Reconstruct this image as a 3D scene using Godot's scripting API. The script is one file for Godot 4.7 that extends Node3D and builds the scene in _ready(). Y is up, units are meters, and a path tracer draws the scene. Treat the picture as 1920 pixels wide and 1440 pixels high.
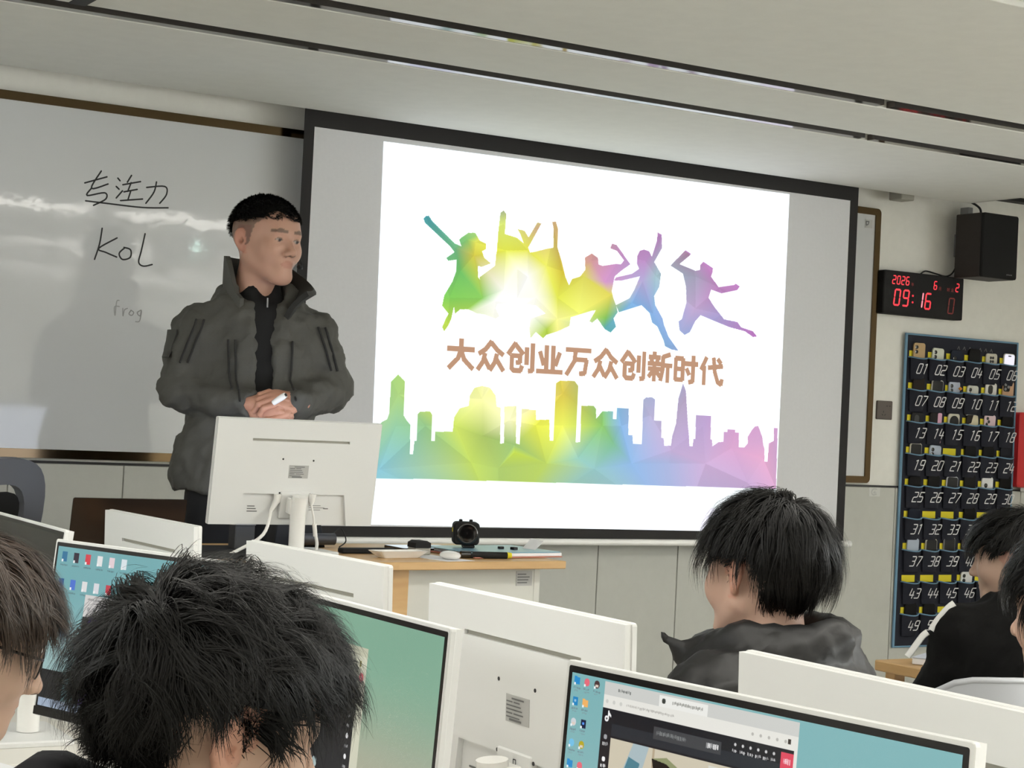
extends Node3D
# A computer classroom: a lecturer at a standing desk before a projection screen, students at islands of white monitors.
# World: y up, metres; the front wall is the plane z = 0, x runs to the right along it, z into the room.

const CEIL := 2.423
const PLATFORM := 0.25
const DESK := 0.75
const LECTERN := 1.005
const SKY := 11.0
const LAMP_ENERGY := [0.70, 0.50, 0.50]
const STRIPES := [
	[Vector3(-0.663, 1.058, 0.474), Vector3(-0.674, 1.047, 0.467), Vector3(-0.686, 1.030, 0.459), Vector3(-0.699, 1.009, 0.451), Vector3(-0.710, 0.986, 0.444)],
	[Vector3(-0.717, 0.981, 0.439), Vector3(-0.727, 0.971, 0.433), Vector3(-0.738, 0.952, 0.426), Vector3(-0.748, 0.934, 0.420), Vector3(-0.758, 0.916, 0.413)]]
const EXPOSURE := 1.25
const SLIDE_GAIN := 1.2

var M := {}
var used_names := {}


func _ready() -> void:
	set_camera_and_light()
	make_materials()
	build_room()
	build_ceiling_lamps()
	build_projector()
	build_whiteboard()
	build_screen()
	build_wall_things()
	build_phone_organizer()
	build_lectern()
	build_desks_and_monitors()
	build_lecturer()
	build_students()
	build_furniture()


func set_camera_and_light() -> void:
	var yaw := 0.545
	var pitch := 0.0198
	var roll := 0.0481
	var f := Vector3(sin(yaw) * cos(pitch), sin(pitch), -cos(yaw) * cos(pitch))
	var r := Vector3(cos(yaw), 0, sin(yaw))
	var u := r.cross(f)
	var cam := Camera3D.new()
	cam.name = "camera"
	cam.fov = rad_to_deg(2.0 * atan(720.0 / 3363.63))
	cam.near = 0.05
	cam.far = 60.0
	var rr := r * cos(roll) + u * sin(roll)
	var uu := u * cos(roll) - r * sin(roll)
	cam.transform = Transform3D(Basis(rr, uu, -f), Vector3(-3.788, 1.40, 5.7525))
	add_child(cam)
	cam.current = true
	var env := Environment.new()
	env.background_mode = Environment.BG_COLOR
	env.background_color = Color(0.965, 0.975, 0.965)  # overcast daylight, let in only by the added windows of both side walls
	env.background_energy_multiplier = SKY
	env.tonemap_mode = Environment.TONE_MAPPER_LINEAR
	env.tonemap_exposure = EXPOSURE
	env.sdfgi_enabled = true
	env.ssao_enabled = true
	env.ssil_enabled = true
	var we := WorldEnvironment.new()
	we.name = "world_environment"
	we.environment = env
	add_child(we)
	# the room's light comes from the rows of ceiling panels (build_ceiling_lamps), the projected slide, the monitors and the added side windows


# ---------------------------------------------------------------- helpers: nodes
func numbered(called: String) -> String:
	if not used_names.has(called):
		used_names[called] = 0
		return called
	used_names[called] += 1
	return "%s_%03d" % [called, used_names[called]]


func thing(called: String, label: String, category: String, at := Vector3.ZERO, group := "") -> Node3D:
	var o := Node3D.new()
	o.name = numbered(called)
	add_child(o)
	o.position = at
	o.set_meta("label", label)
	o.set_meta("category", category)
	if group != "":
		o.set_meta("group", group)
	return o


func struct(called: String) -> Node3D:
	var o := Node3D.new()
	o.name = called
	add_child(o)
	o.set_meta("kind", "structure")
	return o


func part(parent: Node3D, called: String, b: Bag, m: Material, xf := Transform3D.IDENTITY) -> MeshInstance3D:
	var o := MeshInstance3D.new()
	o.name = called
	o.mesh = b.mesh()
	o.material_override = m
	o.transform = xf
	parent.add_child(o, true)
	return o


func part_mesh(parent: Node3D, called: String, mesh: Mesh, m: Material, xf := Transform3D.IDENTITY) -> MeshInstance3D:
	var o := MeshInstance3D.new()
	o.name = called
	o.mesh = mesh
	o.material_override = m
	o.transform = xf
	parent.add_child(o, true)
	return o


func face_basis(forward: Vector3) -> Basis:  # z = forward, y = up-ish
	var z := forward.normalized()
	var x := Vector3.UP.cross(z).normalized()
	return Basis(x, z.cross(x), z)


# ---------------------------------------------------------------- helpers: materials
func mat(c: Color, rough := 0.7, metal := 0.0, spec := 0.5) -> StandardMaterial3D:
	var m := StandardMaterial3D.new()
	m.albedo_color = c
	m.roughness = rough
	m.metallic = metal
	m.metallic_specular = spec
	return m


func grain(m: StandardMaterial3D, freq: float, relief: float, tone := 0.0, seed_ := 1) -> StandardMaterial3D:
	# fine relief and a faint mottle of tone, laid on by world position
	var fn := FastNoiseLite.new()
	fn.seed = seed_
	fn.frequency = 0.02
	fn.fractal_octaves = 4
	if relief > 0.0:
		var nt := NoiseTexture2D.new()
		nt.width = 256
		nt.height = 256
		nt.seamless = true
		nt.noise = fn
		nt.as_normal_map = true
		nt.bump_strength = 4.0
		m.normal_enabled = true
		m.normal_texture = nt
		m.normal_scale = relief
	if tone > 0.0:
		var g := Gradient.new()
		g.set_color(0, Color(1 - tone, 1 - tone, 1 - tone))
		g.set_color(1, Color(1, 1, 1))
		var at := NoiseTexture2D.new()
		at.width = 256
		at.height = 256
		at.seamless = true
		at.noise = fn
		at.color_ramp = g
		m.albedo_texture = at
	m.uv1_triplanar = true
	m.uv1_scale = Vector3.ONE * freq
	return m


func glow(c: Color, energy: float) -> StandardMaterial3D:
	var m := mat(Color(0.02, 0.02, 0.02), 0.4)
	m.emission_enabled = true
	m.emission = c
	m.emission_energy_multiplier = energy
	return m


func wood_texture(light: Color, dark: Color) -> ImageTexture:
	var im := Image.create_empty(256, 256, false, Image.FORMAT_RGB8)
	var fn := FastNoiseLite.new()
	fn.seed = 7
	fn.frequency = 0.01
	for y in 256:
		for x in 256:
			var k := fn.get_noise_2d(x * 0.35, y * 4.0) * 0.5 + fn.get_noise_2d(x * 1.5, y * 16.0) * 0.3
			im.set_pixel(x, y, light.lerp(dark, clampf(0.4 + k, 0, 1)))
	return ImageTexture.create_from_image(im)


func make_materials() -> void:
	M.wall = grain(mat(Color(0.90, 0.893, 0.865), 0.85), 3.0, 0.08, 0.02, 3)
	M.ceiling = grain(mat(Color(0.90, 0.90, 0.875), 0.8), 2.0, 0.05, 0.02, 4)
	M.wainscot = grain(mat(Color(0.735, 0.735, 0.705), 0.55), 3.0, 0.05, 0.02, 5)
	M.floor = grain(mat(Color(0.72, 0.71, 0.68), 0.45), 1.5, 0.05, 0.15, 6)
	M.pane = mat(Color(0.9, 0.95, 0.95, 0.06), 0.02)
	M.pane.transparency = BaseMaterial3D.TRANSPARENCY_ALPHA
	M.black = mat(Color(0.045, 0.043, 0.042), 0.6)
	M.black_gloss = mat(Color(0.05, 0.045, 0.045), 0.09, 0.0, 0.8)
	M.strip = mat(Color(0.44, 0.42, 0.41), 0.07, 0.85)
	M.black_soft = grain(mat(Color(0.05, 0.05, 0.05), 0.8), 20.0, 0.2)
	M.trim = mat(Color(0.09, 0.075, 0.065), 0.5)
	M.bronze = mat(Color(0.42, 0.35, 0.26), 0.13, 1.0)
	M.board = grain(mat(Color(0.79, 0.795, 0.80), 0.06, 0.0, 0.6), 1.3, 0.02, 0.0, 9)
	M.ink = mat(Color(0.03, 0.03, 0.035), 0.5)
	M.faint_ink = mat(Color(0.60, 0.60, 0.60), 0.5)
	M.screen_cloth = grain(mat(Color(0.83, 0.83, 0.84), 0.85), 10.0, 0.05, 0.015, 8)
	M.screen_black = mat(Color(0.10, 0.09, 0.088), 0.75)
	M.white_plastic = grain(mat(Color(0.875, 0.878, 0.872), 0.42), 30.0, 0.03)
	M.white_gloss = mat(Color(0.93, 0.925, 0.91), 0.25)
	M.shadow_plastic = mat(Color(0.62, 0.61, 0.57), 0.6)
	M.grey = mat(Color(0.5, 0.5, 0.5), 0.5)
	M.dark_grey = mat(Color(0.2, 0.2, 0.2), 0.5)
	M.label = mat(Color(0.70, 0.70, 0.69), 0.45)
	M.print = mat(Color(0.18, 0.18, 0.19), 0.6)
	M.pale_print = mat(Color(0.42, 0.42, 0.42), 0.6)
	M.paper = mat(Color(0.93, 0.93, 0.94), 0.8)
	M.metal = mat(Color(0.62, 0.62, 0.63), 0.35, 0.9)
	M.beech = mat(Color(1, 1, 1), 0.45)
	M.beech.albedo_texture = wood_texture(Color(0.83, 0.68, 0.47), Color(0.74, 0.58, 0.37))
	M.beech.uv1_triplanar = true
	M.beech.uv1_scale = Vector3(1.2, 1.2, 1.2)
	M.lectern_white = mat(Color(0.83, 0.83, 0.80), 0.5)
	M.desk_top = mat(Color(0.87, 0.86, 0.83), 0.4)
	M.socket = mat(Color(0.32, 0.28, 0.25), 0.45)
	M.red = mat(Color(0.78, 0.15, 0.17), 0.4)
	M.red_print = mat(Color(0.72, 0.16, 0.16), 0.6)
	M.navy = grain(mat(Color(0.085, 0.095, 0.145), 0.85), 60.0, 0.25)
	M.binding = mat(Color(0.42, 0.56, 0.66), 0.8)
	M.yellow = mat(Color(0.86, 0.80, 0.16), 0.8)
	M.number = mat(Color(0.86, 0.86, 0.86), 0.7)
	M.speaker = grain(mat(Color(0.15, 0.125, 0.11), 0.6), 8.0, 0.1)
	M.grille = mat(Color(0.02, 0.02, 0.02), 0.9)
	M.led = glow(Color(1.0, 0.22, 0.27), 0.9)
	M.led_pale = glow(Color(1.0, 0.55, 0.6), 1.0)
	M.led_dim = glow(Color(0.6, 0.2, 0.18), 0.35)
	M.chair_grey = mat(Color(0.40, 0.41, 0.44), 0.5)
	M.chair_light = mat(Color(0.70, 0.71, 0.73), 0.45)
	M.skin = mat(Color(1, 1, 1), 0.5, 0.0, 0.4)
	M.skin.vertex_color_use_as_albedo = true
	M.skin.subsurf_scatter_enabled = true
	M.skin.subsurf_scatter_strength = 0.06
	M.hair_black = mat(Color(0.042, 0.039, 0.037), 0.42, 0.0, 0.38)
	M.hair_brown = mat(Color(0.25, 0.19, 0.15), 0.36, 0.0, 0.6)
	M.hair_short = mat(Color(0.045, 0.042, 0.04), 0.7, 0.0, 0.3)
	M.jacket_olive = grain(mat(Color(0.30, 0.296, 0.275), 0.8), 40.0, 0.25, 0.08, 11)
	M.jacket_seam = mat(Color(0.15, 0.148, 0.14), 0.9)
	M.jacket_patch = grain(mat(Color(0.27, 0.27, 0.255), 0.95), 60.0, 0.4)
	M.jacket_lining = mat(Color(0.16, 0.158, 0.145), 0.85)
	M.shirt_black = mat(Color(0.045, 0.045, 0.045), 0.9)
	M.trousers = mat(Color(0.07, 0.07, 0.075), 0.85)
	M.coat_black = grain(mat(Color(0.06, 0.06, 0.062), 0.55), 30.0, 0.15)
	M.coat_matte = grain(mat(Color(0.062, 0.062, 0.062), 0.85, 0.0, 0.3), 30.0, 0.2)
	M.coat_dark = grain(mat(Color(0.10, 0.10, 0.115), 0.85, 0.0, 0.3), 30.0, 0.15)
	M.stripe = mat(Color(0.86, 0.86, 0.85), 0.7)
	M.olive = grain(mat(Color(0.36, 0.34, 0.24), 0.8), 30.0, 0.2)
	M.fleece = grain(mat(Color(0.80, 0.80, 0.80), 0.95), 25.0, 0.6, 0.3, 12)
	M.shoe = mat(Color(0.08, 0.08, 0.08), 0.5)
	M.frame_black = mat(Color(0.06, 0.05, 0.05), 0.3)
	M.lens = mat(Color(0.85, 0.9, 0.9, 0.12), 0.05)
	M.lens.transparency = BaseMaterial3D.TRANSPARENCY_ALPHA


# ---------------------------------------------------------------- helpers: meshes
class Bag:
	var v := PackedVector3Array()
	var n := PackedVector3Array()
	var t := PackedVector2Array()
	var c := PackedColorArray()
	var ix := PackedInt32Array()
	var has_uv := false

	func mesh() -> ArrayMesh:
		var a := []
		a.resize(Mesh.ARRAY_MAX)
		a[Mesh.ARRAY_VERTEX] = v
		a[Mesh.ARRAY_NORMAL] = n
		if has_uv:
			a[Mesh.ARRAY_TEX_UV] = t
		if c.size() == v.size() and c.size() > 0:
			a[Mesh.ARRAY_COLOR] = c
		a[Mesh.ARRAY_INDEX] = ix
		var m := ArrayMesh.new()
		m.add_surface_from_arrays(Mesh.PRIMITIVE_TRIANGLES, a)
		return m

	func put(p: Vector3, nn: Vector3, uv := Vector2.ZERO) -> int:
		v.append(p)
		n.append(nn)
		t.append(uv)
		return v.size() - 1

	# vertices given counter-clockwise as seen along -nn; stored clockwise
	func tri(a: int, b: int, d: int) -> void:
		ix.append(a)
		ix.append(d)
		ix.append(b)

	func face(p: PackedVector3Array, outward: Vector3) -> void:
		var nn := Vector3.ZERO
		for k in range(1, p.size() - 1):
			nn += (p[k] - p[0]).cross(p[k + 1] - p[0])
		nn = nn.normalized()
		var flip := nn.dot(outward) < 0.0
		if flip:
			nn = -nn
		var first := v.size()
		for q in p:
			put(q, nn)
		for k in range(1, p.size() - 1):
			if flip:
				tri(first, first + k + 1, first + k)
			else:
				tri(first, first + k, first + k + 1)

	func quad_uv(a: Vector3, b: Vector3, d: Vector3, e: Vector3, nn: Vector3) -> void:  # a bottom-left, b bottom-right, d top-right, e top-left seen from the front
		has_uv = true
		var f := put(a, nn, Vector2(0, 1))
		put(b, nn, Vector2(1, 1))
		put(d, nn, Vector2(1, 0))
		put(e, nn, Vector2(0, 0))
		tri(f, f + 1, f + 2)
		tri(f, f + 2, f + 3)

	func box(ctr: Vector3, size: Vector3, bevel := 0.0, basis := Basis.IDENTITY) -> Bag:
		var h := size / 2.0
		var bv := minf(bevel, minf(h.x, minf(h.y, h.z)) * 0.9)
		if bv <= 0.0:
			for ax in 3:
				for s: float in [-1.0, 1.0]:
					var p := PackedVector3Array()
					for k in [[-1, -1], [1, -1], [1, 1], [-1, 1]]:
						var q := Vector3.ZERO
						q[ax] = s * h[ax]
						q[(ax + 1) % 3] = k[0] * h[(ax + 1) % 3]
						q[(ax + 2) % 3] = k[1] * h[(ax + 2) % 3]
						p.append(ctr + basis * q)
					var o := Vector3.ZERO
					o[ax] = s
					face(p, basis * o)
			return self
		for ax in 3:
			var u := (ax + 1) % 3
			var w := (ax + 2) % 3
			for s: float in [-1.0, 1.0]:
				var p := PackedVector3Array()
				for k in [[-1, -1], [1, -1], [1, 1], [-1, 1]]:
					var q := Vector3.ZERO
					q[ax] = s * h[ax]
					q[u] = k[0] * (h[u] - bv)
					q[w] = k[1] * (h[w] - bv)
					p.append(ctr + basis * q)
				var o := Vector3.ZERO
				o[ax] = s
				face(p, basis * o)
				for s2 in [-1.0, 1.0]:  # edge between ax=s and u=s2
					var e := PackedVector3Array()
					for k2 in [[0, -1], [0, 1], [1, 1], [1, -1]]:
						var q := Vector3.ZERO
						if k2[0] == 0:
							q[ax] = s * h[ax]
							q[u] = s2 * (h[u] - bv)
						else:
							q[ax] = s * (h[ax] - bv)
							q[u] = s2 * h[u]
						q[w] = k2[1] * (h[w] - bv)
						e.append(ctr + basis * q)
					var o2 := Vector3.ZERO
					o2[ax] = s
					o2[u] = s2
					face(e, basis * o2)
		for sx in [-1.0, 1.0]:
			for sy in [-1.0, 1.0]:
				for sz in [-1.0, 1.0]:
					var p := PackedVector3Array()
					p.append(ctr + basis * Vector3(sx * h.x, sy * (h.y - bv), sz * (h.z - bv)))
					p.append(ctr + basis * Vector3(sx * (h.x - bv), sy * h.y, sz * (h.z - bv)))
					p.append(ctr + basis * Vector3(sx * (h.x - bv), sy * (h.y - bv), sz * h.z))
					face(p, basis * Vector3(sx, sy, sz))
		return self

	# an outline in the xy plane (counter-clockwise) pushed out from z0 to z1, the front edge bevelled
	func prism(o: PackedVector2Array, z0: float, z1: float, xf := Transform3D.IDENTITY, bevel := 0.0, back_bevel := 0.0) -> Bag:
		var rings := [[z0, back_bevel], [z0 + back_bevel, 0.0], [z1 - bevel, 0.0], [z1, bevel]]
		if back_bevel <= 0.0:
			rings.remove_at(0)
		if bevel <= 0.0:
			rings.remove_at(rings.size() - 1)
		var cnt := o.size()
		var norms := PackedVector2Array()
		for k in cnt:
			var a := o[(k + cnt - 1) % cnt]
			var b := o[(k + 1) % cnt]
			var d := (b - a).normalized()
			norms.append(Vector2(d.y, -d.x))
		var pts := []
		for r in rings:
			var p := PackedVector3Array()
			for k in cnt:
				var q := o[k] - norms[k] * float(r[1])
				p.append(xf * Vector3(q.x, q.y, r[0]))
			pts.append(p)
		for r in rings.size() - 1:
			for k in cnt:
				var k2 := (k + 1) % cnt
				var nn := norms[k] + norms[k2]
				var out := xf.basis * Vector3(nn.x, nn.y, 0)
				if r == 0 and back_bevel > 0.0:
					out = xf.basis * Vector3(nn.x, nn.y, -1)
				if r == rings.size() - 2 and bevel > 0.0:
					out = xf.basis * Vector3(nn.x, nn.y, 1)
				face(PackedVector3Array([pts[r][k], pts[r][k2], pts[r + 1][k2], pts[r + 1][k]]), out)
		var idx := Geometry2D.triangulate_polygon(o)
		for s in [0, 1]:
			var ring: PackedVector3Array = pts[0] if s == 0 else pts[-1]
			var nn := (xf.basis * Vector3(0, 0, -1 if s == 0 else 1)).normalized()
			var f := v.size()
			for q in ring:
				put(q, nn)
			for k in range(0, idx.size(), 3):
				var a := ring[idx[k]]
				var g := (ring[idx[k + 1]] - a).cross(ring[idx[k + 2]] - a)
				if g.dot(nn) > 0.0:
					tri(f + idx[k], f + idx[k + 1], f + idx[k + 2])
				else:
					tri(f + idx[k], f + idx[k + 2], f + idx[k + 1])
		return self

	func tube(path: PackedVector3Array, radius, sides := 8, squash := 1.0, squash_dir := Vector3.ZERO) -> Bag:
		var cnt := path.size()
		var up := Vector3.UP
		if absf((path[1] - path[0]).normalized().y) > 0.9:
			up = Vector3.RIGHT
		if squash_dir != Vector3.ZERO:
			up = squash_dir
		var first := v.size()
		for k in cnt:
			var d := (path[mini(k + 1, cnt - 1)] - path[maxi(k - 1, 0)]).normalized()
			var a := up.cross(d).normalized()
			var b := d.cross(a).normalized()
			if squash_dir == Vector3.ZERO:
				up = b
			var rr: float = radius[k] if radius is Array or radius is PackedFloat32Array else radius
			for s in sides:
				var an := TAU * s / sides
				var off := a * cos(an) + b * sin(an) * squash
				var nn := (a * cos(an) * squash + b * sin(an)).normalized()
				put(path[k] + off * rr, nn)
		for k in cnt - 1:
			for s in sides:
				var a := first + k * sides + s
				var b := first + k * sides + (s + 1) % sides
				tri(a, b, b + sides)
				tri(a, b + sides, a + sides)
		for e in [0, cnt - 1]:
			var nn := (path[1] - path[0]).normalized() * -1.0 if e == 0 else (path[cnt - 1] - path[cnt - 2]).normalized()
			var f := v.size()
			put(path[e], nn)
			for s in sides:
				put(v[first + e * sides + s], nn)
			for s in sides:
				if e == 0:
					tri(f, f + 1 + (s + 1) % sides, f + 1 + s)
				else:
					tri(f, f + 1 + s, f + 1 + (s + 1) % sides)
		return self

	# profile of (radius, height) turned about the y axis of xf
	func lathe(profile: PackedVector2Array, xf := Transform3D.IDENTITY, sides := 20) -> Bag:
		var first := v.size()
		var cnt := profile.size()
		for k in cnt:
			var d := profile[mini(k + 1, cnt - 1)] - profile[maxi(k - 1, 0)]
			var n2 := Vector2(d.y, -d.x).normalized()
			for s in sides:
				var an := TAU * s / sides
				put(xf * Vector3(profile[k].x * cos(an), profile[k].y, profile[k].x * sin(an)), (xf.basis * Vector3(n2.x * cos(an), n2.y, n2.x * sin(an))).normalized())
		for k in cnt - 1:
			for s in sides:
				var a := first + k * sides + s
				var b := first + k * sides + (s + 1) % sides
				tri(a, a + sides, b + sides)
				tri(a, b + sides, b)
		return self

	# a flat pen or print stroke lying on the xy plane of xf
	func stroke(p: PackedVector2Array, width: float, xf: Transform3D, z := 0.0005) -> Bag:
		var nn := xf.basis.z.normalized()
		for k in p.size() - 1:
			var d := (p[k + 1] - p[k]).normalized() * width * 0.5
			var s := Vector2(-d.y, d.x)
			var q := PackedVector3Array()
			for w in [p[k] - s, p[k + 1] - s, p[k + 1] + s, p[k] + s]:
				q.append(xf * Vector3(w.x, w.y, z))
			face(q, nn)
		for k in p.size():
			var q := PackedVector3Array()
			for s in 8:
				q.append(xf * Vector3(p[k].x + cos(TAU * s / 8) * width * 0.5, p[k].y + sin(TAU * s / 8) * width * 0.5, z + 0.00004))
			face(q, nn)
		return self

	# a bent sheet: rows of points, both faces and a rim
	func sheet(rows: Array, thick: float) -> Bag:
		var h := rows.size()
		var w: int = rows[0].size()
		var nm := []
		for r in h:
			var line := PackedVector3Array()
			for k in w:
				var du: Vector3 = rows[r][mini(k + 1, w - 1)] - rows[r][maxi(k - 1, 0)]
				var dv: Vector3 = rows[mini(r + 1, h - 1)][k] - rows[maxi(r - 1, 0)][k]
				line.append(du.cross(dv).normalized())
			nm.append(line)
		for side in 2:
			var first := v.size()
			for r in h:
				for k in w:
					var nn: Vector3 = nm[r][k] * (1.0 if side == 0 else -1.0)
					put(rows[r][k] + nn * thick * 0.5, nn, Vector2(float(k) / (w - 1), float(r) / (h - 1)))
			for r in h - 1:
				for k in w - 1:
					var a := first + r * w + k
					if side == 0:
						tri(a, a + 1, a + w + 1)
						tri(a, a + w + 1, a + w)
					else:
						tri(a, a + w + 1, a + 1)
						tri(a, a + w, a + w + 1)
		var rim := []
		for k in w:
			rim.append([0, k])
		for r in range(1, h):
			rim.append([r, w - 1])
		for k in range(w - 2, -1, -1):
			rim.append([h - 1, k])
		for r in range(h - 2, 0, -1):
			rim.append([r, 0])
		var mid := Vector3.ZERO
		for e in rim:
			mid += rows[e[0]][e[1]]
		mid /= rim.size()
		for k in rim.size():
			var a = rim[k]
			var b = rim[(k + 1) % rim.size()]
			var pa: Vector3 = rows[a[0]][a[1]]
			var pb: Vector3 = rows[b[0]][b[1]]
			var na: Vector3 = nm[a[0]][a[1]] * thick * 0.5
			var nb: Vector3 = nm[b[0]][b[1]] * thick * 0.5
			face(PackedVector3Array([pa + na, pb + nb, pb - nb, pa - na]), (pa + pb) * 0.5 - mid)
		return self

	func join(b: Bag, xf := Transform3D.IDENTITY) -> Bag:
		var f := v.size()
		for k in b.v.size():
			put(xf * b.v[k], xf.basis * b.n[k], b.t[k] if k < b.t.size() else Vector2.ZERO)
		for k in b.ix:
			ix.append(f + k)
		return self


func rrect(w: float, h: float, r: float, seg := 4) -> PackedVector2Array:
	var p := PackedVector2Array()
	for q in 4:
		var cx := (w / 2 - r) * (1.0 if q == 0 or q == 3 else -1.0)
		var cy := (h / 2 - r) * (1.0 if q < 2 else -1.0)
		for s in seg + 1:
			var an := PI / 2 * (q + float(s) / seg)
			p.append(Vector2(cx + cos(an) * r, cy + sin(an) * r))
	return p


func shifted(o: PackedVector2Array, d: Vector2) -> PackedVector2Array:
	var p := PackedVector2Array()
	for q in o:
		p.append(q + d)
	return p


func v2(a: Array) -> PackedVector2Array:
	var p := PackedVector2Array()
	for k in range(0, a.size(), 2):
		p.append(Vector2(a[k], a[k + 1]))
	return p


func v3(a: Array) -> PackedVector3Array:
	var p := PackedVector3Array()
	for k in range(0, a.size(), 3):
		p.append(Vector3(a[k], a[k + 1], a[k + 2]))
	return p


func smooth_path(a: PackedVector3Array, per := 6) -> PackedVector3Array:
	var c := PackedVector3Array()
	var cnt := a.size()
	for k in cnt - 1:
		for s in per:
			c.append(a[k].cubic_interpolate(a[k + 1], a[maxi(k - 1, 0)], a[mini(k + 2, cnt - 1)], float(s) / per))
	c.append(a[cnt - 1])
	return c


func smooth2(a: PackedVector2Array, per := 5) -> PackedVector2Array:
	var c := PackedVector2Array()
	var cnt := a.size()
	for k in cnt - 1:
		for s in per:
			c.append(a[k].cubic_interpolate(a[k + 1], a[maxi(k - 1, 0)], a[mini(k + 2, cnt - 1)], float(s) / per))
	c.append(a[cnt - 1])
	return c


# a distance field on a grid, meshed as surface nets
class Field:
	var o: Vector3
	var s: float
	var nx: int
	var ny: int
	var nz: int
	var d := PackedFloat32Array()
	var inv := Transform3D.IDENTITY

	func _init(lo: Vector3, hi: Vector3, cell: float) -> void:
		o = lo
		s = cell
		nx = int(ceil((hi.x - lo.x) / cell)) + 1
		ny = int(ceil((hi.y - lo.y) / cell)) + 1
		nz = int(ceil((hi.z - lo.z) / cell)) + 1
		d.resize(nx * ny * nz)
		d.fill(1.0)

	func span(lo: Vector3, hi: Vector3) -> PackedInt32Array:
		var a := (lo - o) / s
		var b := (hi - o) / s
		return PackedInt32Array([maxi(0, int(floor(a.x))), maxi(0, int(floor(a.y))), maxi(0, int(floor(a.z))), mini(nx - 1, int(ceil(b.x))), mini(ny - 1, int(ceil(b.y))), mini(nz - 1, int(ceil(b.z)))])

	func merge(at: int, e: float, k: float) -> void:
		var q := d[at]
		var h := k - absf(q - e)
		if h > 0.0 and k > 0.0:
			d[at] = minf(q, e) - h * h / (4.0 * k)
		elif e < q:
			d[at] = e

	func bone(a: Vector3, b: Vector3, ra: float, rb: float, k := 0.02) -> void:
		var m := maxf(ra, rb) + k + s * 2.5
		var mv := Vector3(m, m, m)
		var g := span(a.min(b) - mv, a.max(b) + mv)
		var ab := b - a
		var il := 1.0 / maxf(ab.length_squared(), 1e-9)
		for z in range(g[2], g[5] + 1):
			for y in range(g[1], g[4] + 1):
				var at := (z * ny + y) * nx + g[0]
				var p := o + Vector3(g[0], y, z) * s - a
				for x in range(g[0], g[3] + 1):
					var h := clampf(p.dot(ab) * il, 0.0, 1.0)
					var e := (p - ab * h).length() - ra - (rb - ra) * h
					if e < m:
						var q := d[at]
						var w := k - absf(q - e)
						if w > 0.0:
							d[at] = minf(q, e) - w * w / (4.0 * k)
						elif e < q:
							d[at] = e
					at += 1
					p.x += s

	func blob(c: Vector3, r: Vector3, k := 0.02, basis := Basis.IDENTITY) -> void:
		var m := maxf(r.x, maxf(r.y, r.z)) + k + s * 2.5
		var g := span(c - Vector3(m, m, m), c + Vector3(m, m, m))
		var iv := basis.transposed()
		var lim := k + s * 2.5
		for z in range(g[2], g[5] + 1):
			for y in range(g[1], g[4] + 1):
				var at := (z * ny + y) * nx + g[0]
				for x in range(g[0], g[3] + 1):
					var p := iv * (o + Vector3(x, y, z) * s - c)
					var pr := p / r
					var k0 := pr.length()
					var e := k0 * (k0 - 1.0) / maxf((pr / r).length(), 1e-6)
					if e < lim:
						var q := d[at]
						var w := k - absf(q - e)
						if w > 0.0:
							d[at] = minf(q, e) - w * w / (4.0 * k)
						elif e < q:
							d[at] = e
					at += 1

	func carve(c: Vector3, r: Vector3, k := 0.005, basis := Basis.IDENTITY) -> void:
		var m := maxf(r.x, maxf(r.y, r.z)) + k + s * 2.0
		var g := span(c - Vector3(m, m, m), c + Vector3(m, m, m))
		var iv := basis.transposed()
		for z in range(g[2], g[5] + 1):
			for y in range(g[1], g[4] + 1):
				var at := (z * ny + y) * nx + g[0]
				for x in range(g[0], g[3] + 1):
					var p := iv * (o + Vector3(x, y, z) * s - c)
					var pr := p / r
					var k0 := pr.length()
					var e := -k0 * (k0 - 1.0) / maxf((pr / r).length(), 1e-6)
					var q := d[at]
					var w := k - absf(q - e)
					if w > 0.0:
						d[at] = maxf(q, e) + w * w / (4.0 * k)
					elif e > q:
						d[at] = e
					at += 1

	func carve_bone(a: Vector3, b: Vector3, ra: float, rb: float, k := 0.006) -> void:
		var m := maxf(ra, rb) + k + s * 2.0
		var mv := Vector3(m, m, m)
		var g := span(a.min(b) - mv, a.max(b) + mv)
		var ab := b - a
		var il := 1.0 / maxf(ab.length_squared(), 1e-9)
		for z in range(g[2], g[5] + 1):
			for y in range(g[1], g[4] + 1):
				var at := (z * ny + y) * nx + g[0]
				for x in range(g[0], g[3] + 1):
					var p := o + Vector3(x, y, z) * s - a
					var h := clampf(p.dot(ab) * il, 0.0, 1.0)
					var e := ra + (rb - ra) * h - (p - ab * h).length()
					var q := d[at]
					var w := k - absf(q - e)
					if w > 0.0:
						d[at] = maxf(q, e) + w * w / (4.0 * k)
					elif e > q:
						d[at] = e
					at += 1

	# first place where a ray from p along dir enters the shape
	func hit(p: Vector3, dir: Vector3, reach := 0.6) -> Vector3:
		var t := 0.0
		while t < reach:
			var g := (p + dir * t - o) / s
			var xi := int(round(g.x))
			var yi := int(round(g.y))
			var zi := int(round(g.z))
			if xi >= 0 and yi >= 0 and zi >= 0 and xi < nx and yi < ny and zi < nz and d[(zi * ny + yi) * nx + xi] < 0.0:
				return p + dir * (t + d[(zi * ny + yi) * nx + xi])
			t += s * 0.25
		return p + dir * reach

	# everything on the far side of a plane is cut away
	func cut(point: Vector3, normal: Vector3) -> void:
		var at := 0
		for z in nz:
			for y in ny:
				for x in nx:
					var e := (o + Vector3(x, y, z) * s - point).dot(normal)
					if e > d[at]:
						d[at] = e
					at += 1

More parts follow.
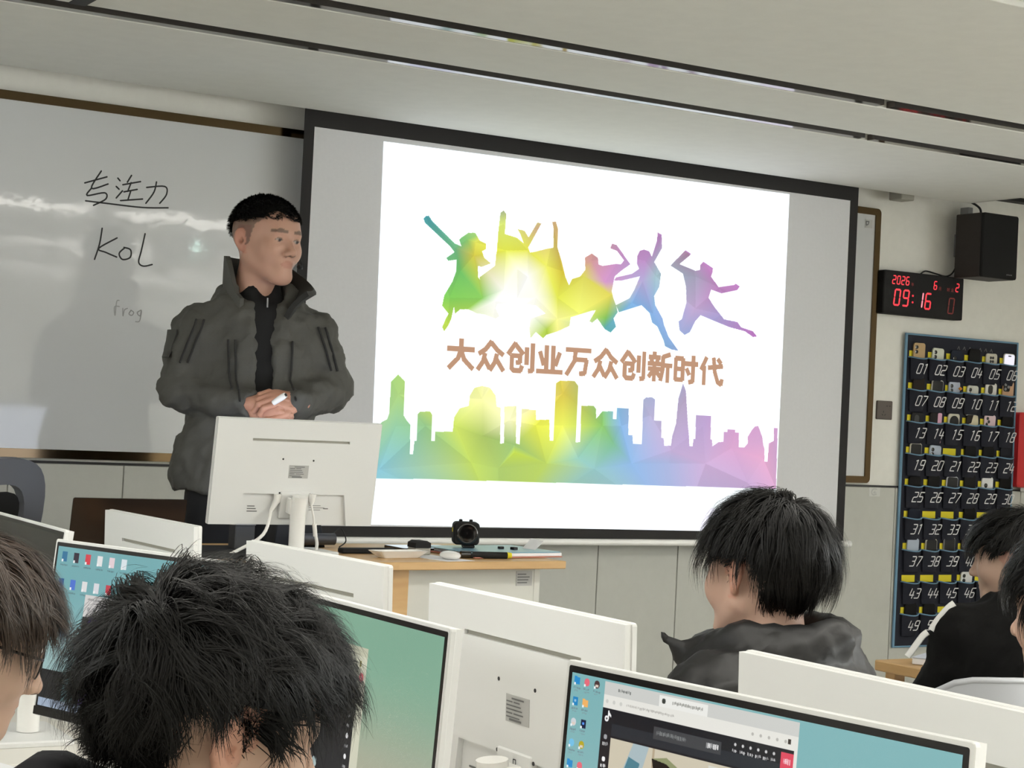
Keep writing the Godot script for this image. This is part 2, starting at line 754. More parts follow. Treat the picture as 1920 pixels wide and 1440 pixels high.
	func mesh_into(b: Bag, xf := Transform3D.IDENTITY, noise: FastNoiseLite = null, amp := 0.0) -> void:
		var cell := PackedInt32Array()
		cell.resize(nx * ny * nz)
		cell.fill(-1)
		var sx := 1
		var sy := nx
		var sz := nx * ny
		var pts := PackedVector3Array()
		var lim := s * 1.8
		for z in nz - 1:
			for y in ny - 1:
				var at := z * sz + y * sy
				for x in nx - 1:
					var d0 := d[at]
					if d0 < lim and d0 > -lim:
						var c0 := d0
						var c1 := d[at + sx]
						var c2 := d[at + sy]
						var c3 := d[at + sx + sy]
						var c4 := d[at + sz]
						var c5 := d[at + sx + sz]
						var c6 := d[at + sy + sz]
						var c7 := d[at + sx + sy + sz]
						var inside := int(c0 < 0) + int(c1 < 0) + int(c2 < 0) + int(c3 < 0) + int(c4 < 0) + int(c5 < 0) + int(c6 < 0) + int(c7 < 0)
						if inside > 0 and inside < 8:
							var sum := Vector3.ZERO
							var cnt := 0
							if (c0 < 0) != (c1 < 0):
								sum += Vector3(c0 / (c0 - c1), 0, 0)
								cnt += 1
							if (c2 < 0) != (c3 < 0):
								sum += Vector3(c2 / (c2 - c3), 1, 0)
								cnt += 1
							if (c4 < 0) != (c5 < 0):
								sum += Vector3(c4 / (c4 - c5), 0, 1)
								cnt += 1
							if (c6 < 0) != (c7 < 0):
								sum += Vector3(c6 / (c6 - c7), 1, 1)
								cnt += 1
							if (c0 < 0) != (c2 < 0):
								sum += Vector3(0, c0 / (c0 - c2), 0)
								cnt += 1
							if (c1 < 0) != (c3 < 0):
								sum += Vector3(1, c1 / (c1 - c3), 0)
								cnt += 1
							if (c4 < 0) != (c6 < 0):
								sum += Vector3(0, c4 / (c4 - c6), 1)
								cnt += 1
							if (c5 < 0) != (c7 < 0):
								sum += Vector3(1, c5 / (c5 - c7), 1)
								cnt += 1
							if (c0 < 0) != (c4 < 0):
								sum += Vector3(0, 0, c0 / (c0 - c4))
								cnt += 1
							if (c1 < 0) != (c5 < 0):
								sum += Vector3(1, 0, c1 / (c1 - c5))
								cnt += 1
							if (c2 < 0) != (c6 < 0):
								sum += Vector3(0, 1, c2 / (c2 - c6))
								cnt += 1
							if (c3 < 0) != (c7 < 0):
								sum += Vector3(1, 1, c3 / (c3 - c7))
								cnt += 1
							cell[at] = pts.size()
							pts.append(o + (Vector3(x, y, z) + sum / cnt) * s)
					at += 1
		var tris := PackedInt32Array()
		for z in range(1, nz - 1):
			for y in range(1, ny - 1):
				var at := z * sz + y * sy + 1
				for x in range(1, nx - 1):
					var d0 := d[at]
					if d0 < lim and d0 > -lim:
						for ax in 3:
							var st := sx if ax == 0 else (sy if ax == 1 else sz)
							var d1 := d[at + st]
							if (d0 < 0) == (d1 < 0):
								continue
							var u := sy if ax == 0 else (sz if ax == 1 else sx)
							var w := sz if ax == 0 else (sx if ax == 1 else sy)
							var i0 := cell[at]
							var i1 := cell[at - u]
							var i2 := cell[at - u - w]
							var i3 := cell[at - w]
							if i0 < 0 or i1 < 0 or i2 < 0 or i3 < 0:
								continue
							if d0 < 0:
								tris.append_array(PackedInt32Array([i0, i1, i2, i0, i2, i3]))
							else:
								tris.append_array(PackedInt32Array([i0, i2, i1, i0, i3, i2]))
					at += 1
		var nn := PackedVector3Array()
		nn.resize(pts.size())
		if noise != null:
			for pass_ in 1:
				for k in range(0, tris.size(), 3):
					var g := (pts[tris[k + 1]] - pts[tris[k]]).cross(pts[tris[k + 2]] - pts[tris[k]])
					nn[tris[k]] += g
					nn[tris[k + 1]] += g
					nn[tris[k + 2]] += g
				for k in pts.size():
					pts[k] += nn[k].normalized() * noise.get_noise_3dv(pts[k]) * amp
			nn.fill(Vector3.ZERO)
		for k in range(0, tris.size(), 3):
			var g := (pts[tris[k + 1]] - pts[tris[k]]).cross(pts[tris[k + 2]] - pts[tris[k]])
			nn[tris[k]] += g
			nn[tris[k + 1]] += g
			nn[tris[k + 2]] += g
		var f := b.v.size()
		for k in pts.size():
			b.put(xf * pts[k], (xf.basis * nn[k]).normalized())
		for k in range(0, tris.size(), 3):
			b.tri(f + tris[k], f + tris[k + 1], f + tris[k + 2])


# ---------------------------------------------------------------- the room
const X0 := -5.3
const X1 := 3.6
const Z1 := 9.9
const TOP := 2.85
const CEIL_END := 1.853   # the lowered ceiling stops here; beyond it the ceiling is a hand higher
const LEDGE := 0.165      # it also stops short of the front wall, leaving the slot the screen hangs from


func build_room() -> void:
	var s := struct("floor")
	part(s, "slab", Bag.new().box(Vector3((X0 + X1) / 2, -0.1, Z1 / 2), Vector3(X1 - X0 + 0.6, 0.2, Z1 + 0.6)), M.floor)
	s = struct("floor_platform")
	part(s, "step", Bag.new().box(Vector3((X0 + 0.6) / 2, PLATFORM / 2, 0.94), Vector3(0.6 - X0, PLATFORM, 1.82), 0.008), M.floor)
	s = struct("wall_front")
	part(s, "plaster", Bag.new().box(Vector3((X0 + X1) / 2, TOP / 2, -0.1), Vector3(X1 - X0 + 0.6, TOP + 0.3, 0.2)), M.wall)
	# lower cladding: boards 0.382 wide with open joints
	var board := Bag.new().box(Vector3.ZERO, Vector3(0.379, 1.185, 0.011), 0.002).mesh()
	var k := 0
	var x := 0.118 - 0.382 * 17
	while x < X1:
		part_mesh(s, "cladding_board", board, M.wainscot, Transform3D(Basis.IDENTITY, Vector3(x + 0.191, 0.5935, 0.0055)))
		x += 0.382
		k += 1
	part(s, "cladding_cap", Bag.new().box(Vector3((X0 + X1) / 2, 1.1905, 0.006), Vector3(X1 - X0, 0.008, 0.012)), M.trim)
	build_wall_with_added_windows("right", X1, 1.0, [3.5, 5.3, 5.6, 7.5, 7.8, 9.6], 0.90, 2.36, 1)  # unseen windows supposed from shadows falling left, added to light the front wall
	build_wall_with_added_windows("left", X0, -1.0, [0.8, 2.0, 2.3, 3.5], 1.75, 2.28, 4)  # unseen panes added to brighten the left end of the ceiling
	s = struct("wall_back")
	part(s, "plaster", Bag.new().box(Vector3((X0 + X1) / 2, TOP / 2, Z1 + 0.1), Vector3(X1 - X0 + 0.6, TOP + 0.3, 0.2)), M.wall)
	# lowered ceiling: smooth panels divided by black shadow channels that run parallel to the front wall
	s = struct("ceiling")
	var th := 0.09
	var zs := [[LEDGE, 1.068], [1.180, 1.570], [1.682, 2.770]]
	for z in zs:
		part(s, "ceiling_panel", Bag.new().box(Vector3((X0 + CEIL_END) / 2, CEIL + th / 2, (z[0] + z[1]) / 2), Vector3(CEIL_END - X0, th, z[1] - z[0]), 0.002), M.ceiling)
	part(s, "ceiling_panel", Bag.new().box(Vector3((X0 + CEIL_END) / 2, CEIL + 0.012 + th / 2, (2.775 + Z1) / 2), Vector3(CEIL_END - X0, th, Z1 - 2.775), 0.002), M.ceiling)
	for z in [1.068, 1.570]:
		# the channel: a black bed above, and along its far lip a polished black strip that mirrors the slide at a grazing angle
		part(s, "channel_bed", Bag.new().box(Vector3((X0 + CEIL_END) / 2, CEIL + 0.055, z + 0.056), Vector3(CEIL_END - X0, 0.02, 0.112)), M.black)
		var cuts := [X0, -4.2, -4.2, 0.02 if z > 1.3 else 0.40, 0.06 if z > 1.3 else 0.44, CEIL_END]
		for q in 3:
			part(s, "channel_strip", Bag.new().box(Vector3((cuts[q * 2] + cuts[q * 2 + 1]) / 2, CEIL + 0.012, z + 0.019), Vector3(cuts[q * 2 + 1] - cuts[q * 2] - 0.004, 0.02, 0.038)), M.strip)
	part(s, "cross_channel", Bag.new().box(Vector3(-2.39, CEIL - 0.001, 1.375), Vector3(0.045, 0.004, 0.39)), M.black)
	# the ceiling beyond its right end is higher, with a dark joint where it meets the front wall
	part(s, "side_ceiling", Bag.new().box(Vector3((CEIL_END + X1) / 2 + 0.02, 2.50 + 0.05, Z1 / 2 + 0.03), Vector3(X1 - CEIL_END + 0.02, 0.1, Z1 - 0.06)), M.ceiling)
	part(s, "side_joint", Bag.new().box(Vector3((CEIL_END + X1) / 2, 2.492, 0.03), Vector3(X1 - CEIL_END, 0.018, 0.06)), M.black)
	part(s, "roof_slab", Bag.new().box(Vector3((X0 + X1) / 2, TOP + 0.05, Z1 / 2), Vector3(X1 - X0 + 0.4, 0.1, Z1 + 0.4)), M.wall)
	part(s, "end_fascia", Bag.new().box(Vector3(CEIL_END - 0.006, CEIL + 0.2, (LEDGE + Z1) / 2), Vector3(0.012, 0.4, Z1 - LEDGE)), M.ceiling)
	part(s, "slot_fascia", Bag.new().box(Vector3((X0 + CEIL_END) / 2, CEIL + 0.2, LEDGE + 0.006), Vector3(CEIL_END - X0, 0.396, 0.012)), M.ceiling)


# the side walls, outside the picture: unseen windows on the right, supposed from shadows falling left and added for fill, and high panes added on the left to brighten the ceiling
func build_wall_with_added_windows(side: String, x: float, out: float, edge: Array, sill: float, head: float, number: int) -> void:
	var s := struct("wall_" + side)
	var xm := x + out * 0.1
	part(s, "plaster", Bag.new().box(Vector3(xm, (sill - 0.15) / 2, Z1 / 2), Vector3(0.2, sill + 0.15, Z1 + 0.4)), M.wall)
	part(s, "plaster", Bag.new().box(Vector3(xm, (head + TOP + 0.15) / 2, Z1 / 2), Vector3(0.2, TOP + 0.15 - head, Z1 + 0.4)), M.wall)
	var z0 := -0.2
	var cnt := edge.size() / 2
	for k in cnt + 1:
		var z1: float = edge[k * 2] if k < cnt else Z1 + 0.2
		part(s, "pier", Bag.new().box(Vector3(xm, (sill + head) / 2, (z0 + z1) / 2), Vector3(0.2, head - sill, z1 - z0)), M.wall)
		if k < cnt:
			z0 = edge[k * 2 + 1]
	for k in cnt:
		var a: float = edge[k * 2]
		var b: float = edge[k * 2 + 1]
		var w := struct("window_%d" % (number + k))  # unseen window, added to let daylight in
		var fr := Bag.new()
		for z in [a + 0.02, (a + b) / 2, b - 0.02]:
			fr.box(Vector3(x + out * 0.08, (sill + head) / 2, z), Vector3(0.05, head - sill, 0.04))
		for y in [sill + 0.02, head - 0.02]:
			fr.box(Vector3(x + out * 0.08, y, (a + b) / 2), Vector3(0.05, 0.04, b - a))
		part(w, "frame", fr, M.white_plastic)
		for q in 2:
			part(w, "pane", Bag.new().box(Vector3(x + out * 0.08, (sill + head) / 2, a + (b - a) * (0.25 + 0.5 * q)), Vector3(0.004, head - sill - 0.08, (b - a) / 2 - 0.06)), M.pane)
		part(w, "sill", Bag.new().box(Vector3(x - out * 0.03, sill - 0.015, (a + b) / 2), Vector3(0.16, 0.03, b - a + 0.06), 0.003), M.white_plastic)


const LAMP_ROWS := [3.56, 5.80, 8.10]


func build_ceiling_lamps() -> void:
	# three rows of long diffuser panels behind the front channels; their mirror images streak the whiteboard
	var face := glow(Color(1.0, 0.985, 0.95), 2.6)
	var body := Bag.new().box(Vector3(0, 0.012, 0), Vector3(1.20, 0.03, 0.34), 0.003).mesh()
	var diff := Bag.new().box(Vector3(0, -0.006, 0), Vector3(1.17, 0.006, 0.30), 0.002).mesh()
	var rows := ["front", "middle", "rear"]
	for r in 3:
		for q in 6:
			var x: float = -4.0 + q * 1.30 if q < 5 else 2.72
			var y := CEIL - 0.016 if q < 5 else 2.484
			var place: String = ["first", "second", "third", "fourth", "fifth", "last"][q]
			var t := thing("ceiling_lamp", "%s lamp from the left in the %s row of flat ceiling lamps" % [place, rows[r]], "ceiling lamp", Vector3(x, y, LAMP_ROWS[r]), "rows of ceiling lamps")
			part_mesh(t, "housing", body, M.white_plastic)
			part_mesh(t, "diffuser", diff, face)
			var l := AreaLight3D.new()
			l.name = "lamp_light"
			l.area_size = Vector2(1.16, 0.29)
			l.light_color = Color(1.0, 0.985, 0.95)
			l.light_energy = LAMP_ENERGY[r]
			l.area_range = 14.0
			l.area_attenuation = 2.0
			l.shadow_enabled = true
			l.transform = Transform3D(Basis(Vector3.RIGHT, -PI / 2), Vector3(0, -0.014, 0))
			t.add_child(l)


func build_projector() -> void:
	var t := thing("projector", "white projector hung under the ceiling in line with the screen", "projector", Vector3(-0.02, 2.30, 4.22))
	part(t, "body", Bag.new().prism(rrect(0.36, 0.11, 0.03), -0.14, 0.13, Transform3D.IDENTITY, 0.01, 0.01), M.white_plastic)
	var lens := Transform3D(Basis(Vector3.RIGHT, -PI / 2), Vector3(0.0, 0.0, -0.135))
	part(t, "lens_ring", Bag.new().lathe(v2([0.045, 0.0, 0.045, 0.02, 0.034, 0.022, 0.03, 0.008]), lens), M.black)
	part(t, "lens_light", Bag.new().lathe(v2([0.03, 0.009, 0.02, 0.013, 0.0, 0.014]), lens), glow(Color(0.85, 1.0, 0.95), 14.0))
	part(t, "mount", Bag.new().tube(v3([0, 0.05, 0, 0, 0.125, 0]), 0.02, 12), M.white_plastic)


# ---------------------------------------------------------------- whiteboard
func build_whiteboard() -> void:
	var x0 := -3.9
	var x1 := 1.483
	var y0 := 1.203
	var y1 := 2.371
	var t := thing("whiteboard", "long bronze-framed whiteboard with black handwriting behind the lecturer", "whiteboard", Vector3(0, 0, 0.0))
	part(t, "panel", Bag.new().box(Vector3((x0 + x1) / 2, (y0 + y1) / 2, 0.0105), Vector3(x1 - x0 - 0.03, y1 - y0 - 0.03, 0.019)), M.board)
	var w := 0.029
	var outer := rrect(x1 - x0, y1 - y0, 0.02, 5)
	var inner := rrect(x1 - x0 - 2 * w, y1 - y0 - 2 * w, 0.002, 5)
	var b := Bag.new()
	var at := Transform3D(Basis.IDENTITY, Vector3((x0 + x1) / 2, (y0 + y1) / 2, 0.0))
	for k in outer.size():
		var k2 := (k + 1) % outer.size()
		var f := func(p: Vector2, z: float) -> Vector3: return at * Vector3(p.x, p.y, z)
		b.face(PackedVector3Array([f.call(outer[k], 0.026), f.call(outer[k2], 0.026), f.call(inner[k2], 0.026), f.call(inner[k], 0.026)]), Vector3(0, 0, 1))
		var no := outer[k] + outer[k2]
		b.face(PackedVector3Array([f.call(outer[k], 0.001), f.call(outer[k2], 0.001), f.call(outer[k2], 0.026), f.call(outer[k], 0.026)]), Vector3(no.x * 0.2, no.y, 0))
		b.face(PackedVector3Array([f.call(inner[k], 0.019), f.call(inner[k2], 0.019), f.call(inner[k2], 0.026), f.call(inner[k], 0.026)]), -Vector3(no.x * 0.2, no.y, 0))
	part(t, "frame", b, M.bronze)
	# handwriting, in board metres
	var pen := Transform3D(Basis.IDENTITY, Vector3(0, 0, 0.0202))
	var words := [
		[[-1.978, 2.104, -1.905, 2.132], [-1.925, 2.149, -1.955, 2.089, -1.900, 2.109], [-1.955, 2.089, -1.968, 2.064, -1.910, 2.079, -1.905, 2.059, -1.945, 2.034]],
		[[-1.868, 2.132, -1.860, 2.124], [-1.872, 2.104, -1.862, 2.096], [-1.870, 2.066, -1.850, 2.092], [-1.822, 2.146, -1.835, 2.122], [-1.850, 2.112, -1.790, 2.129], [-1.822, 2.122, -1.832, 2.092], [-1.845, 2.089, -1.800, 2.102], [-1.822, 2.094, -1.830, 2.064], [-1.855, 2.059, -1.780, 2.072]],
		[[-1.768, 2.112, -1.705, 2.122, -1.698, 2.096, -1.720, 2.064], [-1.735, 2.134, -1.742, 2.099, -1.768, 2.059]],
		[[-1.972, 2.046, -1.900, 2.045, -1.780, 2.044, -1.690, 2.052]],
		[[-1.912, 1.962, -1.918, 1.910, -1.932, 1.858], [-1.860, 1.935, -1.920, 1.895, -1.895, 1.884, -1.858, 1.872]],
		[[-1.832, 1.905, -1.850, 1.885, -1.838, 1.866, -1.812, 1.875, -1.812, 1.900, -1.835, 1.906]],
		[[-1.765, 1.958, -1.775, 1.900, -1.782, 1.862, -1.765, 1.850, -1.735, 1.858]]]
	for word in words:
		b = Bag.new()
		for s in word:
			b.stroke(smooth2(v2(s)), 0.0052, pen)
		part(t, "written_character", b, M.ink)
	for s in [[-1.842, 1.730, -1.850, 1.725, -1.853, 1.680, -1.856, 1.708, -1.840, 1.710], [-1.828, 1.705, -1.826, 1.680, -1.822, 1.700, -1.812, 1.706], [-1.800, 1.700, -1.806, 1.688, -1.796, 1.684, -1.790, 1.694, -1.800, 1.701], [-1.765, 1.704, -1.778, 1.694, -1.768, 1.684, -1.764, 1.702, -1.768, 1.668, -1.782, 1.664]]:
		b = Bag.new()
		b.stroke(smooth2(v2(s)), 0.0035, pen)
		part(t, "half_wiped_letter", b, M.faint_ink)
	part(t, "maker_label", Bag.new().box(Vector3(1.418, 2.303, 0.0205), Vector3(0.042, 0.036, 0.001)), M.label)
	b = Bag.new()
	b.stroke(v2([1.403, 2.312, 1.418, 2.312, 1.414, 2.300, 1.404, 2.296, 1.402, 2.310]), 0.005, Transform3D(Basis.IDENTITY, Vector3(0, 0, 0.0212)))
	part(t, "label_print", b, M.pale_print)


# ---------------------------------------------------------------- projection screen and slide
func build_screen() -> void:
	var w := 1.2175
	var y0 := 1.0024
	var y1 := y0 + 1.37
	var t := thing("projection_screen", "pull-down projection screen with black border showing a colourful slide", "projection screen", Vector3(0, 0, 0.124))
	part(t, "cloth", Bag.new().box(Vector3(0, (y0 + y1) / 2, -0.001), Vector3(2 * w, y1 - y0, 0.002)), M.screen_cloth)
	var yb := 0.966
	var yt := 2.52
	var b := Bag.new()
	b.box(Vector3(-w - 0.019, (yb + yt) / 2, -0.0008), Vector3(0.038, yt - yb, 0.0024))
	b.box(Vector3(w + 0.0215, (yb + yt) / 2, -0.0008), Vector3(0.043, yt - yb, 0.0024))
	b.box(Vector3(0, (y1 + yt) / 2, -0.0008), Vector3(2 * w, yt - y1, 0.0024))
	b.box(Vector3(0, (y0 + yb) / 2, -0.0008), Vector3(2 * w, y0 - yb, 0.0024))
	part(t, "black_border", b, M.screen_black)
	var bar := Bag.new().tube(v3([-1.315, 0.9525, 0, 1.275, 0.9525, 0]), 0.0125, 12)
	part(t, "bottom_bar", bar, M.white_gloss)
	for x in [-1.325, 1.287]:
		part(t, "end_cap", Bag.new().tube(v3([x - 0.012, 0.9525, 0, x + 0.012, 0.9525, 0]), 0.0138, 12), M.white_plastic)
	part(t, "roller_case", Bag.new().prism(rrect(0.09, 0.10, 0.02), -1.40, 1.40, Transform3D(Basis(Vector3.UP, PI / 2), Vector3(0.02, 2.57, 0))), M.white_plastic)
	part(t, "case_bracket", Bag.new().box(Vector3(1.53, 2.445, -0.03), Vector3(0.075, 0.075, 0.08), 0.004), M.shadow_plastic)
	# the projected slide, a 4:3 picture of light on the cloth
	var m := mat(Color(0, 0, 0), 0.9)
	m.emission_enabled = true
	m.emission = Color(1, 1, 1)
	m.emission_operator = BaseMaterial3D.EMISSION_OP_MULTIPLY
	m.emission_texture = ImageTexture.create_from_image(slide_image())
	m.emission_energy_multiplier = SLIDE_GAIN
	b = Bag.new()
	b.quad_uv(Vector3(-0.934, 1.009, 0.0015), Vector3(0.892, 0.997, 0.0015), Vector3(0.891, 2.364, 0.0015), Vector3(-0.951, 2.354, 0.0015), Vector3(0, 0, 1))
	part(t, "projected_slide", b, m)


const SL_G1 := [92, 138, 100, 130, 107, 138, 114, 147, 168, 188, 183, 192, 177, 179, 184, 173, 198, 163, 214, 162, 225, 177, 240, 182, 240, 193, 231, 198, 237, 211, 253, 221, 232, 230, 223, 229, 224, 252, 240, 265, 260, 291, 273, 301, 268, 312, 278, 328, 269, 334, 243, 327, 224, 326, 205, 319, 186, 320, 174, 330, 171, 315, 166, 341, 160, 354, 151, 367, 146, 359, 153, 342, 159, 331, 144, 316, 148, 294, 165, 266, 173, 244, 173, 220, 154, 224, 149, 219, 168, 205, 155, 193, 98, 152]
const SL_G2 := [266, 193, 267, 160, 271, 115, 278, 110, 285, 117, 283, 158, 312, 163, 329, 173, 320, 155, 313, 145, 330, 147, 340, 160, 360, 127, 370, 128, 347, 169, 340, 181, 345, 191, 358, 188, 384, 180, 401, 176, 400, 137, 396, 122, 405, 121, 411, 136, 411, 174, 422, 201, 433, 234, 443, 252, 450, 238, 470, 231, 482, 216, 480, 190, 497, 180, 513, 188, 515, 202, 526, 204, 559, 197, 572, 197, 579, 188, 560, 169, 543, 165, 547, 155, 559, 156, 596, 195, 573, 211, 557, 224, 551, 256, 555, 269, 563, 285, 568, 300, 558, 314, 565, 331, 552, 345, 536, 338, 517, 317, 504, 327, 497, 324, 512, 300, 503, 301, 450, 319, 448, 337, 418, 351, 393, 359, 384, 367, 366, 355, 354, 369, 350, 350, 352, 328, 377, 319, 388, 315, 364, 300, 312, 298, 273, 303, 240, 276, 227, 252, 263, 225, 264, 204]
const SL_G5 := [613, 176, 619, 164, 630, 160, 644, 163, 651, 174, 663, 138, 664, 121, 655, 111, 667, 99, 683, 111, 675, 123, 677, 153, 658, 185, 677, 209, 674, 237, 661, 259, 665, 278, 686, 305, 691, 319, 705, 344, 732, 371, 714, 370, 696, 364, 691, 351, 673, 323, 659, 316, 651, 296, 629, 281, 598, 291, 571, 300, 563, 285, 597, 268, 609, 248, 622, 219, 574, 232, 556, 233, 560, 226, 601, 215, 619, 203, 613, 192]
const SL_G6 := [701, 189, 738, 154, 749, 145, 756, 153, 753, 162, 725, 184, 769, 195, 781, 192, 781, 181, 788, 174, 805, 173, 817, 180, 816, 194, 812, 204, 835, 225, 879, 216, 886, 206, 898, 212, 887, 227, 843, 238, 814, 232, 808, 250, 823, 267, 854, 294, 891, 297, 903, 308, 936, 314, 949, 325, 937, 327, 914, 316, 869, 310, 832, 301, 788, 290, 774, 305, 761, 329, 747, 336, 733, 327, 729, 308, 738, 302, 741, 290, 748, 266, 745, 232, 735, 204]
const SL_SKY := [10, 667, 10, 616, 12, 563, 19, 555, 31, 549, 35, 536, 36, 474, 51, 459, 67, 472, 67, 540, 76, 552, 83, 558, 84, 617, 91, 617, 93, 590, 98, 590, 98, 537, 103, 531, 126, 530, 131, 537, 131, 589, 139, 589, 139, 570, 179, 569, 181, 540, 193, 521, 214, 515, 215, 495, 225, 478, 243, 473, 262, 476, 276, 492, 279, 514, 289, 516, 291, 589, 300, 588, 297, 513, 326, 511, 329, 587, 338, 589, 339, 516, 374, 517, 375, 537, 408, 535, 411, 578, 420, 578, 420, 459, 430, 453, 466, 452, 476, 462, 476, 579, 487, 578, 486, 502, 517, 501, 524, 508, 525, 528, 540, 511, 568, 510, 568, 526, 577, 526, 577, 502, 608, 502, 610, 558, 621, 558, 623, 576, 646, 576, 645, 481, 652, 476, 668, 475, 676, 479, 676, 524, 696, 524, 697, 560, 704, 561, 706, 577, 724, 576, 726, 556, 735, 527, 738, 475, 749, 440, 758, 457, 767, 526, 772, 555, 774, 575, 783, 575, 784, 559, 789, 559, 788, 507, 830, 507, 831, 558, 836, 559, 837, 573, 854, 563, 867, 562, 867, 540, 877, 540, 877, 534, 899, 534, 899, 540, 910, 540, 911, 572, 926, 572, 936, 562, 935, 548, 945, 534, 954, 524, 964, 523, 977, 547, 980, 562, 985, 574, 986, 601, 995, 601, 996, 560, 1010, 554, 1009, 525, 1020, 525, 1023, 661]
const SL_CTRL := [17, 648, 140, 200, 215, 50, 562, 150, 205, 165, 53, 498, 175, 215, 130, 116, 559, 150, 200, 140, 184, 556, 205, 225, 100, 244, 499, 252, 252, 170, 248, 575, 170, 195, 100, 310, 540, 255, 255, 200, 326, 605, 200, 225, 80, 289, 639, 175, 205, 110, 225, 630, 195, 220, 100, 375, 548, 235, 240, 80, 438, 478, 225, 205, 80, 441, 545, 245, 250, 100, 405, 625, 190, 215, 100, 484, 611, 150, 205, 190, 542, 541, 145, 205, 110, 526, 632, 150, 200, 200, 590, 539, 140, 185, 230, 621, 618, 145, 185, 230, 665, 513, 185, 180, 215, 748, 486, 180, 165, 195, 719, 614, 170, 180, 220, 808, 530, 190, 165, 210, 820, 611, 205, 175, 215, 891, 574, 215, 165, 205, 982, 594, 228, 170, 205, 1009, 545, 210, 165, 205, 940, 649, 200, 170, 210, 325, 590, 160, 200, 120, 571, 577, 130, 195, 150, 725, 585, 195, 175, 215, 100, 138, 70, 150, 160, 168, 196, 110, 180, 130, 194, 177, 130, 195, 110, 215, 181, 225, 225, 90, 212, 208, 210, 200, 70, 182, 243, 110, 190, 100, 160, 298, 130, 205, 90, 235, 293, 140, 205, 95, 156, 352, 190, 220, 80, 278, 137, 220, 235, 120, 287, 191, 230, 235, 80, 339, 186, 225, 225, 80, 362, 140, 200, 165, 130, 401, 137, 200, 170, 110, 386, 215, 240, 240, 100, 425, 223, 210, 190, 60, 415, 279, 225, 230, 80, 318, 287, 255, 255, 250, 341, 241, 255, 255, 250, 363, 283, 255, 255, 240, 285, 273, 255, 255, 245, 267, 297, 255, 255, 250, 315, 227, 255, 255, 225, 351, 319, 255, 255, 250, 331, 302, 255, 255, 255, 417, 324, 250, 250, 150, 470, 309, 245, 250, 120, 392, 348, 175, 205, 70, 479, 230, 215, 210, 90, 497, 195, 205, 150, 150, 533, 237, 210, 150, 200, 571, 178, 190, 140, 190, 537, 315, 130, 195, 90, 532, 341, 90, 170, 170, 548, 264, 225, 215, 90, 634, 184, 190, 145, 200, 673, 123, 180, 130, 185, 629, 229, 180, 170, 215, 663, 215, 165, 195, 205, 604, 277, 130, 180, 230, 660, 296, 135, 175, 225, 713, 361, 135, 170, 215, 745, 157, 170, 130, 160, 769, 207, 165, 160, 185, 798, 181, 195, 135, 195, 835, 225, 185, 130, 185, 773, 276, 190, 165, 205, 846, 283, 170, 155, 205, 936, 321, 185, 120, 190]  # white entries among the figures paint in the projector's hot-spot glare


func px_fill(buf: PackedByteArray, w: int, h: int, p: PackedVector2Array, value: int) -> void:
	var lo := 1e9
	var hi := -1e9
	for q in p:
		lo = minf(lo, q.y)
		hi = maxf(hi, q.y)
	for y in range(maxi(0, int(floor(lo))), mini(h - 1, int(ceil(hi))) + 1):
		var xs := PackedFloat32Array()
		var yy := y + 0.5
		for k in p.size():
			var a := p[k]
			var b := p[(k + 1) % p.size()]
			if (a.y <= yy) != (b.y <= yy):
				xs.append(a.x + (yy - a.y) / (b.y - a.y) * (b.x - a.x))
		xs.sort()
		for k in range(0, xs.size() - 1, 2):
			for x in range(maxi(0, int(round(xs[k]))), mini(w, int(round(xs[k + 1])))):
				buf[y * w + x] = value


func px_stroke(buf: PackedByteArray, w: int, h: int, p: PackedVector2Array, width: float, value: int) -> void:
	for k in p.size() - 1:
		var d := (p[k + 1] - p[k]).normalized() * width * 0.5
		var s := Vector2(-d.y, d.x)
		var e := d * 0.35
		px_fill(buf, w, h, PackedVector2Array([p[k] - s - e, p[k + 1] - s + e, p[k + 1] + s + e, p[k] + s - e]), value)


